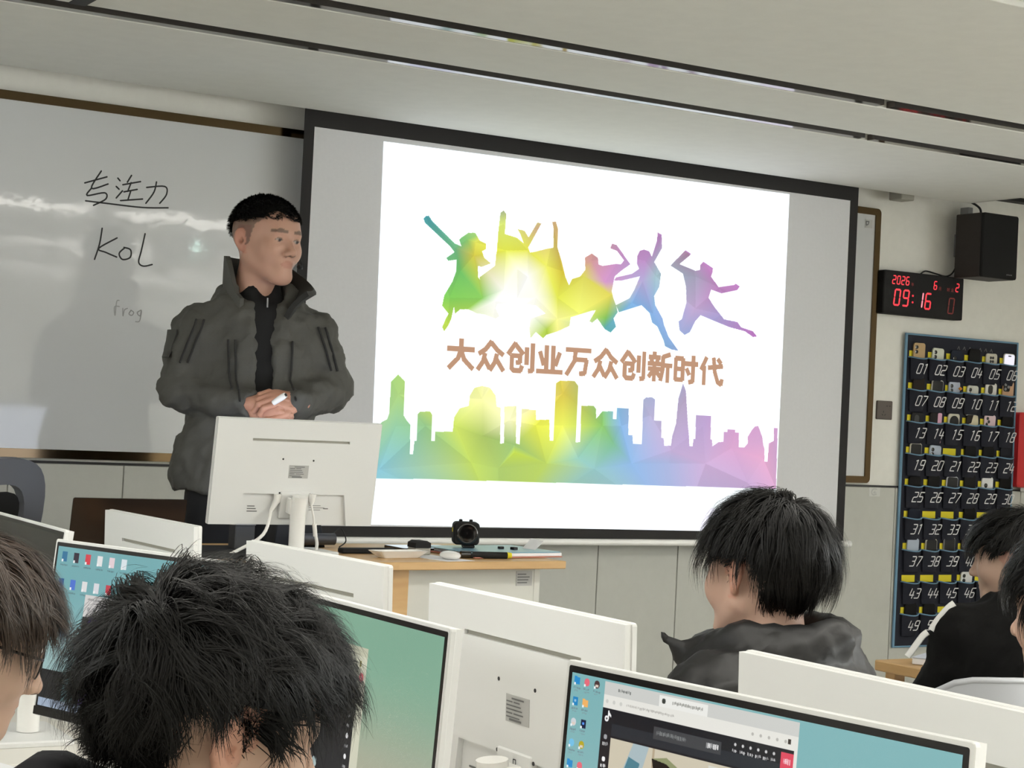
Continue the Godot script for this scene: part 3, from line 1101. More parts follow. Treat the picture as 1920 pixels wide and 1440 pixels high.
const HAN := {
	"da": [[5, 35, 95, 35], [50, 5, 50, 35, 40, 65, 10, 95], [50, 38, 62, 68, 92, 95]],
	"zhong": [[50, 5, 30, 30, 8, 45], [50, 8, 70, 30, 92, 45], [28, 45, 22, 70, 5, 95], [27, 60, 45, 90], [70, 45, 64, 70, 48, 95], [69, 60, 94, 95]],
	"chuang": [[30, 5, 5, 40], [30, 8, 58, 38], [18, 45, 48, 45, 48, 65, 35, 67], [18, 45, 18, 85, 25, 92, 50, 92, 55, 78], [72, 18, 72, 70], [93, 5, 93, 90, 80, 92]],
	"ye": [[38, 8, 38, 88], [62, 8, 62, 88], [14, 28, 28, 68], [86, 28, 72, 68], [4, 90, 96, 90]],
	"wan": [[5, 14, 95, 14], [40, 14, 36, 50, 8, 95], [38, 45, 82, 45, 76, 88, 58, 90]],
	"xin": [[28, 2, 28, 14], [8, 17, 50, 17], [16, 23, 20, 35], [42, 23, 38, 35], [5, 39, 53, 39], [6, 56, 52, 56], [29, 39, 29, 95], [26, 60, 8, 82], [34, 62, 50, 78], [90, 5, 63, 14, 63, 55, 55, 92], [63, 42, 98, 42], [83, 42, 83, 96]],
	"shi": [[9, 15, 9, 85], [9, 15, 38, 15, 38, 85, 9, 85], [9, 50, 38, 50], [46, 30, 98, 30], [80, 5, 80, 88, 65, 92], [54, 48, 64, 66]],
	"dai": [[28, 5, 8, 45], [20, 35, 20, 95], [38, 38, 95, 30], [58, 5, 64, 50, 78, 85, 92, 92, 95, 76], [76, 8, 88, 20]],
	"mie": [[8, 12, 92, 12], [24, 32, 32, 52], [78, 30, 66, 52], [50, 22, 50, 55, 12, 94], [52, 58, 90, 94]],
	"huo": [[18, 32, 28, 56], [82, 28, 70, 54], [50, 5, 50, 50, 10, 95], [52, 54, 92, 95]],
	"tan": [[40, 6, 8, 16], [6, 32, 44, 28], [4, 50, 46, 46], [26, 12, 26, 84, 36, 93, 92, 93], [56, 14, 60, 28], [88, 12, 82, 26], [72, 6, 72, 28, 54, 44], [73, 30, 92, 44], [56, 52, 60, 64], [88, 50, 82, 62], [72, 46, 72, 62, 52, 82], [73, 66, 94, 80]],
	"nian": [[30, 5, 12, 30], [22, 20, 85, 20], [28, 42, 80, 42], [28, 42, 28, 64], [6, 64, 95, 64], [55, 20, 55, 98]],
	"yue": [[25, 8, 25, 70, 12, 95], [25, 8, 78, 8, 78, 92, 66, 90], [25, 34, 78, 34], [25, 60, 78, 60]],
}


func slide_image() -> Image:
	var w := 1024
	var h := 758
	var mask := PackedByteArray()
	mask.resize(w * h)
	for p in [SL_G1, SL_G2, SL_G5, SL_G6, SL_SKY]:
		px_fill(mask, w, h, v2(p), 1)
	# white slots between the ribs of the fan-shaped tower, and the window slots in the dancer figures
	var x0 := 158.0
	var names := ["da", "zhong", "chuang", "ye", "wan", "zhong", "chuang", "xin", "shi", "dai"]
	for k in 10:
		for s in HAN[names[k]]:
			var p := PackedVector2Array()
			for q in range(0, s.size(), 2):
				p.append(Vector2(x0 + k * 70.4 + s[q] * 0.665, 378.0 + s[q + 1] * 0.645))
			px_stroke(mask, w, h, p, 10.5, 2)
	var buf := PackedByteArray()
	buf.resize(w * h * 3)
	buf.fill(255)
	var put := func(at: int, c: Color) -> void:
		buf[at * 3] = int(clampf(c.r, 0, 1) * 255)
		buf[at * 3 + 1] = int(clampf(c.g, 0, 1) * 255)
		buf[at * 3 + 2] = int(clampf(c.b, 0, 1) * 255)
	# faint facets of the background
	var pale := PackedByteArray()
	pale.resize(w * h)
	px_fill(pale, w, h, v2([8, 12, 120, 70, 300, 130, 60, 108]), 1)
	px_fill(pale, w, h, v2([480, 70, 640, 40, 700, 160, 520, 130]), 2)
	px_fill(pale, w, h, v2([880, 60, 1023, 30, 1023, 300, 940, 200]), 3)
	px_fill(pale, w, h, v2([0, 690, 330, 700, 420, 757, 0, 757]), 2)
	px_fill(pale, w, h, v2([560, 700, 820, 700, 1023, 757, 620, 757]), 3)
	var bg := [Color(0.955, 0.985, 1.0), Color(0.86, 0.885, 0.955), Color(0.90, 0.95, 0.965), Color(0.925, 0.915, 0.975)]
	for y in h:
		for x in w:
			var at := y * w + x
			var c: Color = bg[pale[at]]
			buf[at * 3] = int(c.r * 255)
			buf[at * 3 + 1] = int(c.g * 255)
			buf[at * 3 + 2] = int(c.b * 255)
	# crystal facets: the control colours, painted glare included, spread over a triangulation, each facet a little lighter or darker
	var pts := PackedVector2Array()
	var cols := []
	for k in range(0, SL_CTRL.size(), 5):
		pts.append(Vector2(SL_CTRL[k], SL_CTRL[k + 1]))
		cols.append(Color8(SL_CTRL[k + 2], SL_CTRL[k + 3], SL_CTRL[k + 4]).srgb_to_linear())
	for q in [[-60, 300], [1084, 300], [-60, 720], [1084, 760], [500, 60], [300, 760], [760, 760]]:
		pts.append(Vector2(q[0], q[1]))
		var best := 0
		for k in cols.size():
			if k < pts.size() - 1 and pts[k].distance_to(pts[pts.size() - 1]) < pts[best].distance_to(pts[pts.size() - 1]):
				best = k
		cols.append(cols[best])
	var idx := Geometry2D.triangulate_delaunay(pts)
	var rng := RandomNumberGenerator.new()
	rng.seed = 5
	for k in range(0, idx.size(), 3):
		var a := pts[idx[k]]
		var b := pts[idx[k + 1]]
		var d := pts[idx[k + 2]]
		var ca: Color = cols[idx[k]]
		var cb: Color = cols[idx[k + 1]]
		var cd: Color = cols[idx[k + 2]]
		var gain := rng.randf_range(0.92, 1.10) / SLIDE_GAIN / EXPOSURE
		var area := (b - a).cross(d - a)
		if absf(area) < 1.0:
			continue
		for y in range(maxi(0, int(minf(a.y, minf(b.y, d.y)))), mini(h - 1, int(maxf(a.y, maxf(b.y, d.y)))) + 1):
			for x in range(maxi(0, int(minf(a.x, minf(b.x, d.x)))), mini(w - 1, int(maxf(a.x, maxf(b.x, d.x)))) + 1):
				var at := y * w + x
				if mask[at] != 1:
					continue
				var p := Vector2(x, y)
				var wa := (b - p).cross(d - p) / area
				var wb := (d - p).cross(a - p) / area
				var wc := 1.0 - wa - wb
				if wa < -0.001 or wb < -0.001 or wc < -0.001:
					continue
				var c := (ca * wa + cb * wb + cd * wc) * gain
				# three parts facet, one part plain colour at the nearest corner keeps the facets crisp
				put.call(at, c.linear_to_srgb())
	var brown := (Color8(193, 150, 122).srgb_to_linear() * (1.0 / SLIDE_GAIN / EXPOSURE)).linear_to_srgb()
	for at in w * h:
		if mask[at] == 2:
			put.call(at, brown)
	return Image.create_from_data(w, h, false, Image.FORMAT_RGB8, buf)


# ---------------------------------------------------------------- small things on the front wall
const SEG := {"0": "abcdef", "1": "bc", "2": "abged", "3": "abgcd", "4": "fgbc", "5": "afgcd", "6": "afgedc", "7": "abc", "8": "abcdefg", "9": "abcdfg"}


func seven(b: Bag, digit: String, at: Vector2, w: float, h: float, thick: float, xf: Transform3D, slant := 0.12) -> void:
	var e := thick * 0.55
	var s := {"a": [0, h, w, h], "b": [w, h, w, h / 2], "c": [w, h / 2, w, 0], "d": [0, 0, w, 0], "e": [0, 0, 0, h / 2], "f": [0, h / 2, 0, h], "g": [0, h / 2, w, h / 2]}
	for k in SEG[digit]:
		var q = s[k]
		var p := Vector2(q[0], q[1])
		var r := Vector2(q[2], q[3])
		var dir := (r - p).normalized()
		p += dir * e
		r -= dir * e
		p.x += p.y * slant
		r.x += r.y * slant
		b.stroke(PackedVector2Array([at + p, at + r]), thick, xf, 0.0006)


func han(b: Bag, key: String, at: Vector2, size: float, thick: float, xf: Transform3D) -> void:
	for s in HAN[key]:
		var p := PackedVector2Array()
		for q in range(0, s.size(), 2):
			p.append(at + Vector2(s[q] * size / 100.0, (100 - s[q + 1]) * size / 100.0))
		b.stroke(p, thick, xf, 0.0006)


func build_wall_things() -> void:
	# digital clock
	var t := thing("digital_clock", "black digital wall clock with red glowing date and time", "clock", Vector3(1.727, 1.928, 0.0))
	part(t, "case", Bag.new().prism(shifted(rrect(0.468, 0.186, 0.008), Vector2(0, 0.093)), 0.001, 0.05, Transform3D.IDENTITY, 0.004), M.black_soft)
	var fx := Transform3D(Basis.IDENTITY, Vector3(-0.234, 0, 0.0502))
	var b := Bag.new()
	for e in [["2", 0.046, 0.130, 0], ["0", 0.072, 0.130, 0], ["2", 0.098, 0.130, 0], ["6", 0.124, 0.130, 0], ["6", 0.287, 0.124, 0], ["2", 0.418, 0.124, 0], ["0", 0.058, 0.040, 1], ["9", 0.108, 0.040, 1], ["1", 0.190, 0.038, 2], ["6", 0.238, 0.036, 1], ["0", 0.376, 0.026, 3]]:
		b = Bag.new()
		var big: bool = e[3] > 0
		seven(b, e[0], Vector2(e[1], e[2]), 0.030 if big else 0.016, 0.066 if big else 0.034, [0.005, 0.008, 0.008, 0.006][e[3]], fx)
		part(t, "led_digit", b, [M.led, M.led, M.led_pale, M.led_dim][e[3]])
	for y in [0.058, 0.086]:
		b = Bag.new()
		b.stroke(v2([0.166, y, 0.168, y]), 0.009, fx, 0.0006)
		part(t, "led_colon_dot", b, M.led)
	for e in [["nian", 0.154, 0.126], ["yue", 0.316, 0.120], ["shi", 0.366, 0.120], ["ye", 0.390, 0.120]]:
		b = Bag.new()
		han(b, e[0], Vector2(e[1], e[2]), 0.017, 0.0022, fx)
		part(t, "led_sign", b, M.led_dim)
	part(t, "power_cable", Bag.new().tube(smooth_path(v3([0.0, 0.186, 0.02, 0.03, 0.202, 0.02, 0.09, 0.196, 0.02, 0.14, 0.188, 0.03, 0.18, 0.205, 0.03, 0.215, 0.250, 0.02, 0.23, 0.30, 0.015])), 0.0035, 6), M.black)
	# loudspeaker on a bracket
	t = thing("loudspeaker", "dark brown wall loudspeaker above the digital clock", "loudspeaker", Vector3(1.982, 2.108, 0.22))
	part(t, "cabinet", Bag.new().box(Vector3(0, 0.138, -0.075), Vector3(0.215, 0.276, 0.150), 0.004), M.speaker)
	part(t, "grille", Bag.new().prism(shifted(rrect(0.213, 0.276, 0.010), Vector2(0, 0.138)), 0.0, 0.014, Transform3D.IDENTITY, 0.004), M.grille)
	b = Bag.new()
	var gx := Transform3D(Basis.IDENTITY, Vector3(0.042, 0.017, 0.0142))
	for k in 4:
		b.stroke(v2([k * 0.009, 0, k * 0.009 + 0.004, 0.004, k * 0.009 + 0.004, 0]), 0.0022, gx)
	part(t, "badge", b, M.grey)
	part(t, "bracket", Bag.new().box(Vector3(-0.03, 0.29, -0.165), Vector3(0.028, 0.05, 0.05), 0.002).box(Vector3(-0.02, 0.15, -0.186), Vector3(0.05, 0.10, 0.066), 0.002), M.grey)
	part(t, "signal_cable", Bag.new().tube(smooth_path(v3([0.02, 0.27, -0.13, 0.025, 0.315, -0.14, -0.01, 0.345, -0.17, -0.06, 0.352, -0.19])), 0.005, 8), M.black)
	# socket
	t = thing("wall_socket", "brown square wall socket left of the phone organizer", "socket", Vector3(1.567, 1.517, 0.0))
	part(t, "plate", Bag.new().prism(rrect(0.088, 0.080, 0.005), 0.0005, 0.009, Transform3D.IDENTITY, 0.002), M.socket)
	b = Bag.new()
	var sx := Transform3D(Basis.IDENTITY, Vector3(0, 0, 0.0092))
	for q in [[0.008, 0.018, 0.014, 0.018], [0.024, 0.018, 0.030, 0.018], [-0.008, -0.004, -0.008, -0.010], [-0.016, -0.018, -0.011, -0.022], [0.004, -0.018, -0.001, -0.022]]:
		b.stroke(v2(q), 0.003, sx)
	part(t, "pin_holes", b, M.black)
	# sticker on the cladding
	t = thing("wall_sticker", "small translucent sticker on the grey cladding under the whiteboard corner", "sticker", Vector3(1.526, 1.166, 0.0112))
	part(t, "film", Bag.new().box(Vector3(0, 0, 0.0005), Vector3(0.062, 0.038, 0.001)), mat(Color(0.78, 0.78, 0.76), 0.3))
	b = Bag.new()
	b.stroke(smooth2(v2([0.010, 0.012, -0.008, 0.012, -0.018, 0.0, -0.010, -0.012, 0.010, -0.010])), 0.005, Transform3D(Basis.IDENTITY, Vector3(0, 0, 0.0011)))
	b.stroke(v2([0.002, 0.004, -0.006, -0.004, 0.008, -0.004]), 0.004, Transform3D(Basis.IDENTITY, Vector3(0, 0, 0.0011)))
	part(t, "print", b, M.label)
	# fire blanket box
	t = thing("fire_blanket_box", "red fire blanket box with a white lettered panel beside the phone organizer", "safety box", Vector3(2.475, 1.205, 0.0))
	part(t, "box", Bag.new().prism(shifted(rrect(0.26, 0.338, 0.016), Vector2(0, 0.169)), 0.001, 0.05, Transform3D.IDENTITY, 0.006), M.red)
	var px := Transform3D(Basis.IDENTITY, Vector3(0, 0, 0.0502))
	part(t, "white_panel", Bag.new().prism(shifted(rrect(0.20, 0.215, 0.008), Vector2(0.01, 0.175)), 0.0, 0.001, px), M.paper)
	b = Bag.new()
	var tx := Transform3D(Basis.IDENTITY, Vector3(0, 0, 0.0514))
	han(b, "mie", Vector2(-0.076, 0.215), 0.040, 0.006, tx)
	han(b, "huo", Vector2(-0.076, 0.160), 0.040, 0.006, tx)
	han(b, "tan", Vector2(-0.076, 0.105), 0.040, 0.005, tx)
	part(t, "lettering", b, M.red_print)
	part(t, "pull_tab", Bag.new().box(Vector3(-0.06, -0.008, 0.03), Vector3(0.06, 0.02, 0.003), 0.001), M.label)


# ---------------------------------------------------------------- the hanging organizer with numbered pockets and its phones
const DIGITS := {
	"0": [[12, 92, 50, 92, 58, 84, 58, 8, 50, 0, 12, 0, 4, 8, 4, 84, 12, 92]],
	"1": [[14, 84, 34, 92, 34, 0]],
	"2": [[4, 92, 50, 92, 58, 84, 58, 54, 50, 46, 12, 44, 4, 36, 4, 0, 58, 0]],
	"3": [[4, 92, 50, 92, 58, 84, 58, 54, 48, 47, 20, 47], [48, 47, 58, 40, 58, 8, 50, 0, 4, 0]],
	"4": [[10, 92, 4, 30, 60, 30], [46, 66, 46, 0]],
	"5": [[58, 92, 8, 92, 6, 50, 50, 50, 58, 42, 58, 8, 50, 0, 4, 0]],
	"6": [[54, 92, 14, 92, 5, 84, 5, 8, 13, 0, 50, 0, 58, 8, 58, 40, 50, 48, 6, 48]],
	"7": [[4, 92, 58, 92, 56, 72, 26, 0]],
	"8": [[14, 92, 48, 92, 56, 84, 56, 54, 48, 47, 14, 47, 6, 54, 6, 84, 14, 92], [14, 47, 4, 40, 4, 8, 12, 0, 50, 0, 58, 8, 58, 40, 48, 47]],
	"9": [[54, 44, 12, 44, 4, 52, 4, 84, 12, 92, 50, 92, 58, 84, 58, 8, 50, 0, 8, 0]],
}


func build_phone_organizer() -> void:
	var ox := 1.668      # left edge
	var oy := 1.850      # top edge
	var pw := 0.1095     # pocket pitch across
	var ph := 0.1385     # and down
	var t := thing("phone_organizer", "navy hanging wall organizer with numbered phone pockets", "organizer", Vector3(0, 0, 0.0125))
	var w := pw * 6 + 0.012
	var h := 1.345
	part(t, "backing", Bag.new().box(Vector3(ox + w / 2, oy - h / 2, 0.0045), Vector3(w, h, 0.005)), M.navy)
	var b := Bag.new()
	b.box(Vector3(ox - 0.004, oy - h / 2, 0.0055), Vector3(0.013, h + 0.012, 0.009), 0.002)
	b.box(Vector3(ox + w + 0.004, oy - h / 2, 0.0055), Vector3(0.009, h + 0.012, 0.009), 0.002)
	b.box(Vector3(ox + w / 2, oy + 0.002, 0.0055), Vector3(w, 0.008, 0.009), 0.002)
	b.box(Vector3(ox + w / 2, oy - h - 0.002, 0.0055), Vector3(w, 0.008, 0.009), 0.002)
	part(t, "edge_binding", b, M.binding)
	b = Bag.new()
	var hx := Transform3D(Basis.IDENTITY, Vector3(0, 0, 0.0072))
	for k in 6:
		var cx := ox + 0.30 + k * 0.034 + (0.03 if k > 2 else 0.0)
		b.stroke(v2([cx, oy - 0.046, cx + 0.008, oy - 0.034, cx + 0.014, oy - 0.048]), 0.003, hx)
	part(t, "header_print", b, M.pale_print)
	# one pocket: a front that leans out to an open mouth, two gussets, a bound rim
	var pd := 0.095
	var front := Bag.new()
	var rows := []
	for r in 5:
		var line := PackedVector3Array()
		for c in 7:
			var u := c / 6.0
			var v := r / 4.0
			line.append(Vector3((u - 0.5) * (0.078 + 0.018 * v), -pd * (1.0 - v) - 0.006 * sin(PI * u) * v, 0.010 + (0.012 + 0.022 * v) * pow(sin(PI * clampf(u, 0.03, 0.97)), 0.45)))
		rows.append(line)
	front.sheet(rows, 0.0015)
	var gus := Bag.new()
	for s in [-1, 1]:
		gus.face(PackedVector3Array([Vector3(s * 0.046, 0, 0.007), Vector3(s * 0.036, -pd, 0.007), Vector3(s * 0.0385, -pd, 0.016), Vector3(s * 0.0470, 0, 0.020)]), Vector3(s, 0, 0))
	gus.face(PackedVector3Array([Vector3(-0.039, -pd, 0.007), Vector3(0.039, -pd, 0.007), Vector3(0.039, -pd, 0.02), Vector3(-0.039, -pd, 0.02)]), Vector3(0, -1, 0))
	front.join(gus)
	var front_mesh := front.mesh()
	var rim := Bag.new()
	var path := PackedVector3Array()
	path.append(Vector3(-0.0485, 0.001, 0.008))
	for p in rows[4]:
		path.append(p + Vector3(0, 0.001, 0))
	path.append(Vector3(0.0485, 0.001, 0.008))
	rim.tube(path, 0.0032, 6)
	var rim_mesh := rim.mesh()
	var label := Bag.new().box(Vector3(-0.008, 0.014, 0.0078), Vector3(0.076, 0.030, 0.0012)).mesh()
	var lean := 0.0
	for r in 9:
		for c in 6:
			var num := r * 6 + c + 1
			lean = (-0.0042 * r)
			var at := Vector3(ox + 0.006 + pw * (c + 0.5) - lean * 0.4, oy - 0.098 - ph * r, 0)
			var pocket := part_mesh(t, "pocket", front_mesh, M.navy, Transform3D(Basis.IDENTITY, at))
			part_mesh(pocket, "rim", rim_mesh, M.binding)
			part_mesh(pocket, "name_strip", label, M.yellow)
			b = Bag.new()
			var txt := "%02d" % num
			for k in 2:
				for s in DIGITS[txt[k]]:
					var p := PackedVector2Array()
					for q in range(0, s.size(), 2):
						var yy: float = s[q + 1] * 0.00046
						p.append(Vector2(-0.024 + k * 0.033 + s[q] * 0.00042 + yy * 0.22, -0.070 + yy))
					b.stroke(p, 0.0046, Transform3D(Basis(Vector3.RIGHT, 0.227), Vector3(0, 0, 0.0452)), 0.001)
			part(pocket, "number", b, M.number)
	# the phones: [pocket, body, look, how far it stands out, tilt, description]
	var white := Color(0.86, 0.85, 0.82)
	var blk := Color(0.06, 0.055, 0.055)
	var list := [
		[1, Color(0.72, 0.60, 0.42), "cams2", 0.064, "beige phone with two dark lenses"], [2, Color(0.80, 0.81, 0.75), "cams2", 0.048, "pale green-white phone with two lenses"], [3, Color(0.13, 0.15, 0.20), "dot", 0.046, "dark navy phone with one small lens"],
		[4, blk, "plain", 0.058, "plain black phone"], [5, Color(0.78, 0.76, 0.70), "cams4", 0.044, "cream phone with four lenses"], [6, white, "lit", 0.050, "white phone with a bright screen"],
		[7, Color(0.15, 0.12, 0.10), "plain", 0.050, "dark brown phone"], [8, Color(0.74, 0.73, 0.71), "screen", 0.048, "white-edged phone with a dark screen"], [9, Color(0.66, 0.69, 0.75), "cams2", 0.046, "light blue phone with an orange charm"],
		[10, Color(0.80, 0.80, 0.76), "cams2", 0.034, "low white phone with two lenses"], [11, white, "oval", 0.052, "white phone with a dark oval camera plate"], [12, Color(0.78, 0.62, 0.49), "square", 0.064, "tan phone with a dark square camera plate"],
		[13, Color(0.14, 0.14, 0.14), "oval", 0.040, "black phone with a grey camera plate"], [14, Color(0.13, 0.12, 0.12), "pink", 0.044, "black phone in a half pink case"], [15, Color(0.78, 0.76, 0.69), "ring", 0.044, "cream phone with a big round camera ring"],
		[16, Color(0.17, 0.15, 0.13), "patch", 0.042, "dark phone with a cream patch"], [17, Color(0.84, 0.74, 0.76), "cams3", 0.048, "pale pink phone with three lenses"], [18, blk, "plain", 0.046, "black phone at the end of its row"],
		[19, Color(0.80, 0.78, 0.72), "screen", 0.046, "cream-edged phone with a dark screen"], [20, Color(0.66, 0.70, 0.76), "cams2", 0.040, "silver-blue phone with two lenses"], [22, blk, "plain", 0.044, "black phone beside the empty pocket"],
		[23, blk, "plain", 0.044, "plain black phone in the middle of the row"], [24, Color(0.11, 0.12, 0.15), "plain", 0.044, "blue-black phone at the end of its row"], [25, blk, "plain", 0.040, "black phone at the start of its row"],
		[26, Color(0.07, 0.065, 0.06), "plain", 0.048, "black phone standing high"], [27, Color(0.76, 0.76, 0.80), "screen", 0.046, "silver-edged phone with a black screen"], [28, Color(0.09, 0.085, 0.08), "plain", 0.056, "tall dark phone"],
		[29, Color(0.88, 0.88, 0.88), "dot", 0.048, "white phone with one round lens"], [30, blk, "plain", 0.056, "black phone with a rounded top"], [31, Color(0.10, 0.12, 0.17), "plain", 0.040, "navy phone"],
		[34, blk, "plain", 0.050, "black phone"], [37, Color(0.66, 0.70, 0.76), "plain", 0.050, "pale grey-blue phone"], [38, Color(0.70, 0.68, 0.62), "screen", 0.048, "cream-edged phone with a brown-black screen"],
		[39, Color(0.48, 0.48, 0.47), "screen", 0.056, "grey-edged phone with a black screen"], [40, Color(0.25, 0.23, 0.23), "cams3", 0.056, "dark speckled phone"], [46, Color(0.84, 0.84, 0.83), "cams2", 0.044, "white phone with two black lenses"],
		[49, blk, "plain", 0.048, "black phone in the bottom row"], [50, blk, "plain", 0.044, "black phone next to it in the bottom row"],
	]
	var rng := RandomNumberGenerator.new()
	rng.seed = 3
	for e in list:
		var num: int = e[0] - 1
		var r := num / 6
		var c := num % 6
		lean = -0.0042 * r
		var base := Vector3(ox + 0.006 + pw * (c + 0.5) - lean * 0.4 + rng.randf_range(0.001, 0.006), oy - 0.098 - ph * r + float(e[3]) - 0.135, 0.0245)
		var ph_t := thing("phone", "%s in pocket %02d" % [e[4], e[0]], "phone", base, "phones in the wall organizer")
		ph_t.rotation = Vector3(0.03, 0, rng.randf_range(-0.04, 0.02))
		var body := mat(e[1], 0.45 if e[1].get_luminance() > 0.3 else 0.6, 0.0, 0.5 if e[1].get_luminance() > 0.3 else 0.3)
		part(ph_t, "body", Bag.new().prism(shifted(rrect(0.068, 0.135, 0.012), Vector2(0, 0.0675)), -0.004, 0.004, Transform3D.IDENTITY, 0.0015, 0.0015), body)
		var dk: Material = M.black_gloss
		match e[2]:
			"cams2":
				for y in [0.116, 0.096]:
					part(ph_t, "lens", Bag.new().lathe(v2([0.0085, 0, 0.0085, 0.002, 0, 0.002]), Transform3D(Basis(Vector3.RIGHT, PI / 2), Vector3(-0.018, y, 0.004)), 12), dk)
				if e[0] == 9:
					part(ph_t, "charm", Bag.new().lathe(v2([0, -0.009, 0.009, 0, 0, 0.009]), Transform3D(Basis.IDENTITY, Vector3(0.030, 0.105, 0.009)), 10), mat(Color(0.85, 0.55, 0.15), 0.6))
			"cams3":
				for q in [[-0.018, 0.118], [-0.010, 0.104], [-0.022, 0.092]]:
					part(ph_t, "lens", Bag.new().lathe(v2([0.007, 0, 0.007, 0.002, 0, 0.002]), Transform3D(Basis(Vector3.RIGHT, PI / 2), Vector3(q[0], q[1], 0.004)), 12), dk)
			"cams4":
				for q in [[-0.008, 0.116], [0.006, 0.116], [-0.008, 0.100], [0.006, 0.100]]:
					part(ph_t, "lens", Bag.new().lathe(v2([0.006, 0, 0.006, 0.002, 0, 0.002]), Transform3D(Basis(Vector3.RIGHT, PI / 2), Vector3(q[0], q[1], 0.004)), 12), dk)
			"dot":
				part(ph_t, "lens", Bag.new().lathe(v2([0.010, 0, 0.010, 0.002, 0, 0.002]), Transform3D(Basis(Vector3.RIGHT, PI / 2), Vector3(-0.012, 0.098, 0.004)), 12), dk)
			"oval":
				part(ph_t, "camera_plate", Bag.new().prism(shifted(rrect(0.028, 0.040, 0.013), Vector2(-0.006, 0.105)), 0.004, 0.0055), M.black_gloss if e[0] == 11 else M.dark_grey)
			"ring":
				part(ph_t, "camera_plate", Bag.new().lathe(v2([0.026, 0, 0.026, 0.003, 0.016, 0.003, 0.014, 0.002, 0, 0.002]), Transform3D(Basis(Vector3.RIGHT, PI / 2), Vector3(0, 0.100, 0.004)), 20), M.black)
			"square":
				part(ph_t, "camera_plate", Bag.new().prism(shifted(rrect(0.038, 0.042, 0.009), Vector2(-0.013, 0.110)), 0.004, 0.006), M.black)
				for q in [[-0.022, 0.120], [-0.004, 0.110], [-0.022, 0.100]]:
					part(ph_t, "lens", Bag.new().lathe(v2([0.007, 0, 0.007, 0.002, 0, 0.002]), Transform3D(Basis(Vector3.RIGHT, PI / 2), Vector3(q[0], q[1], 0.006)), 12), M.grey)
			"pink":
				part(ph_t, "pink_flap", Bag.new().prism(shifted(rrect(0.024, 0.133, 0.006), Vector2(0.022, 0.0675)), 0.004, 0.0052), mat(Color(0.86, 0.66, 0.76), 0.5))
			"patch":
				part(ph_t, "cream_patch", Bag.new().prism(smooth2(v2([0.004, 0.135, -0.002, 0.115, -0.006, 0.100, -0.024, 0.094, -0.024, 0.08, 0.033, 0.08, 0.033, 0.125, 0.028, 0.135]), 2), 0.004, 0.005), mat(Color(0.84, 0.80, 0.68), 0.6))
			"screen":
				part(ph_t, "dark_screen", Bag.new().prism(shifted(rrect(0.061, 0.127, 0.009), Vector2(0, 0.0675)), 0.004, 0.0046), M.black)
			"lit":
				part(ph_t, "lit_screen", Bag.new().prism(shifted(rrect(0.061, 0.127, 0.009), Vector2(0, 0.0675)), 0.004, 0.0046), glow(Color(0.93, 0.92, 0.97), 0.85))
				part(ph_t, "camera_island", Bag.new().prism(shifted(rrect(0.019, 0.005, 0.0024), Vector2(0, 0.124)), 0.0046, 0.005), M.black)


# ---------------------------------------------------------------- monitors
# local axes of a monitor: the glass faces +z, x to the right as seen from the front; the origin is the middle of the panel
const MW := 0.49
const MH := 0.292


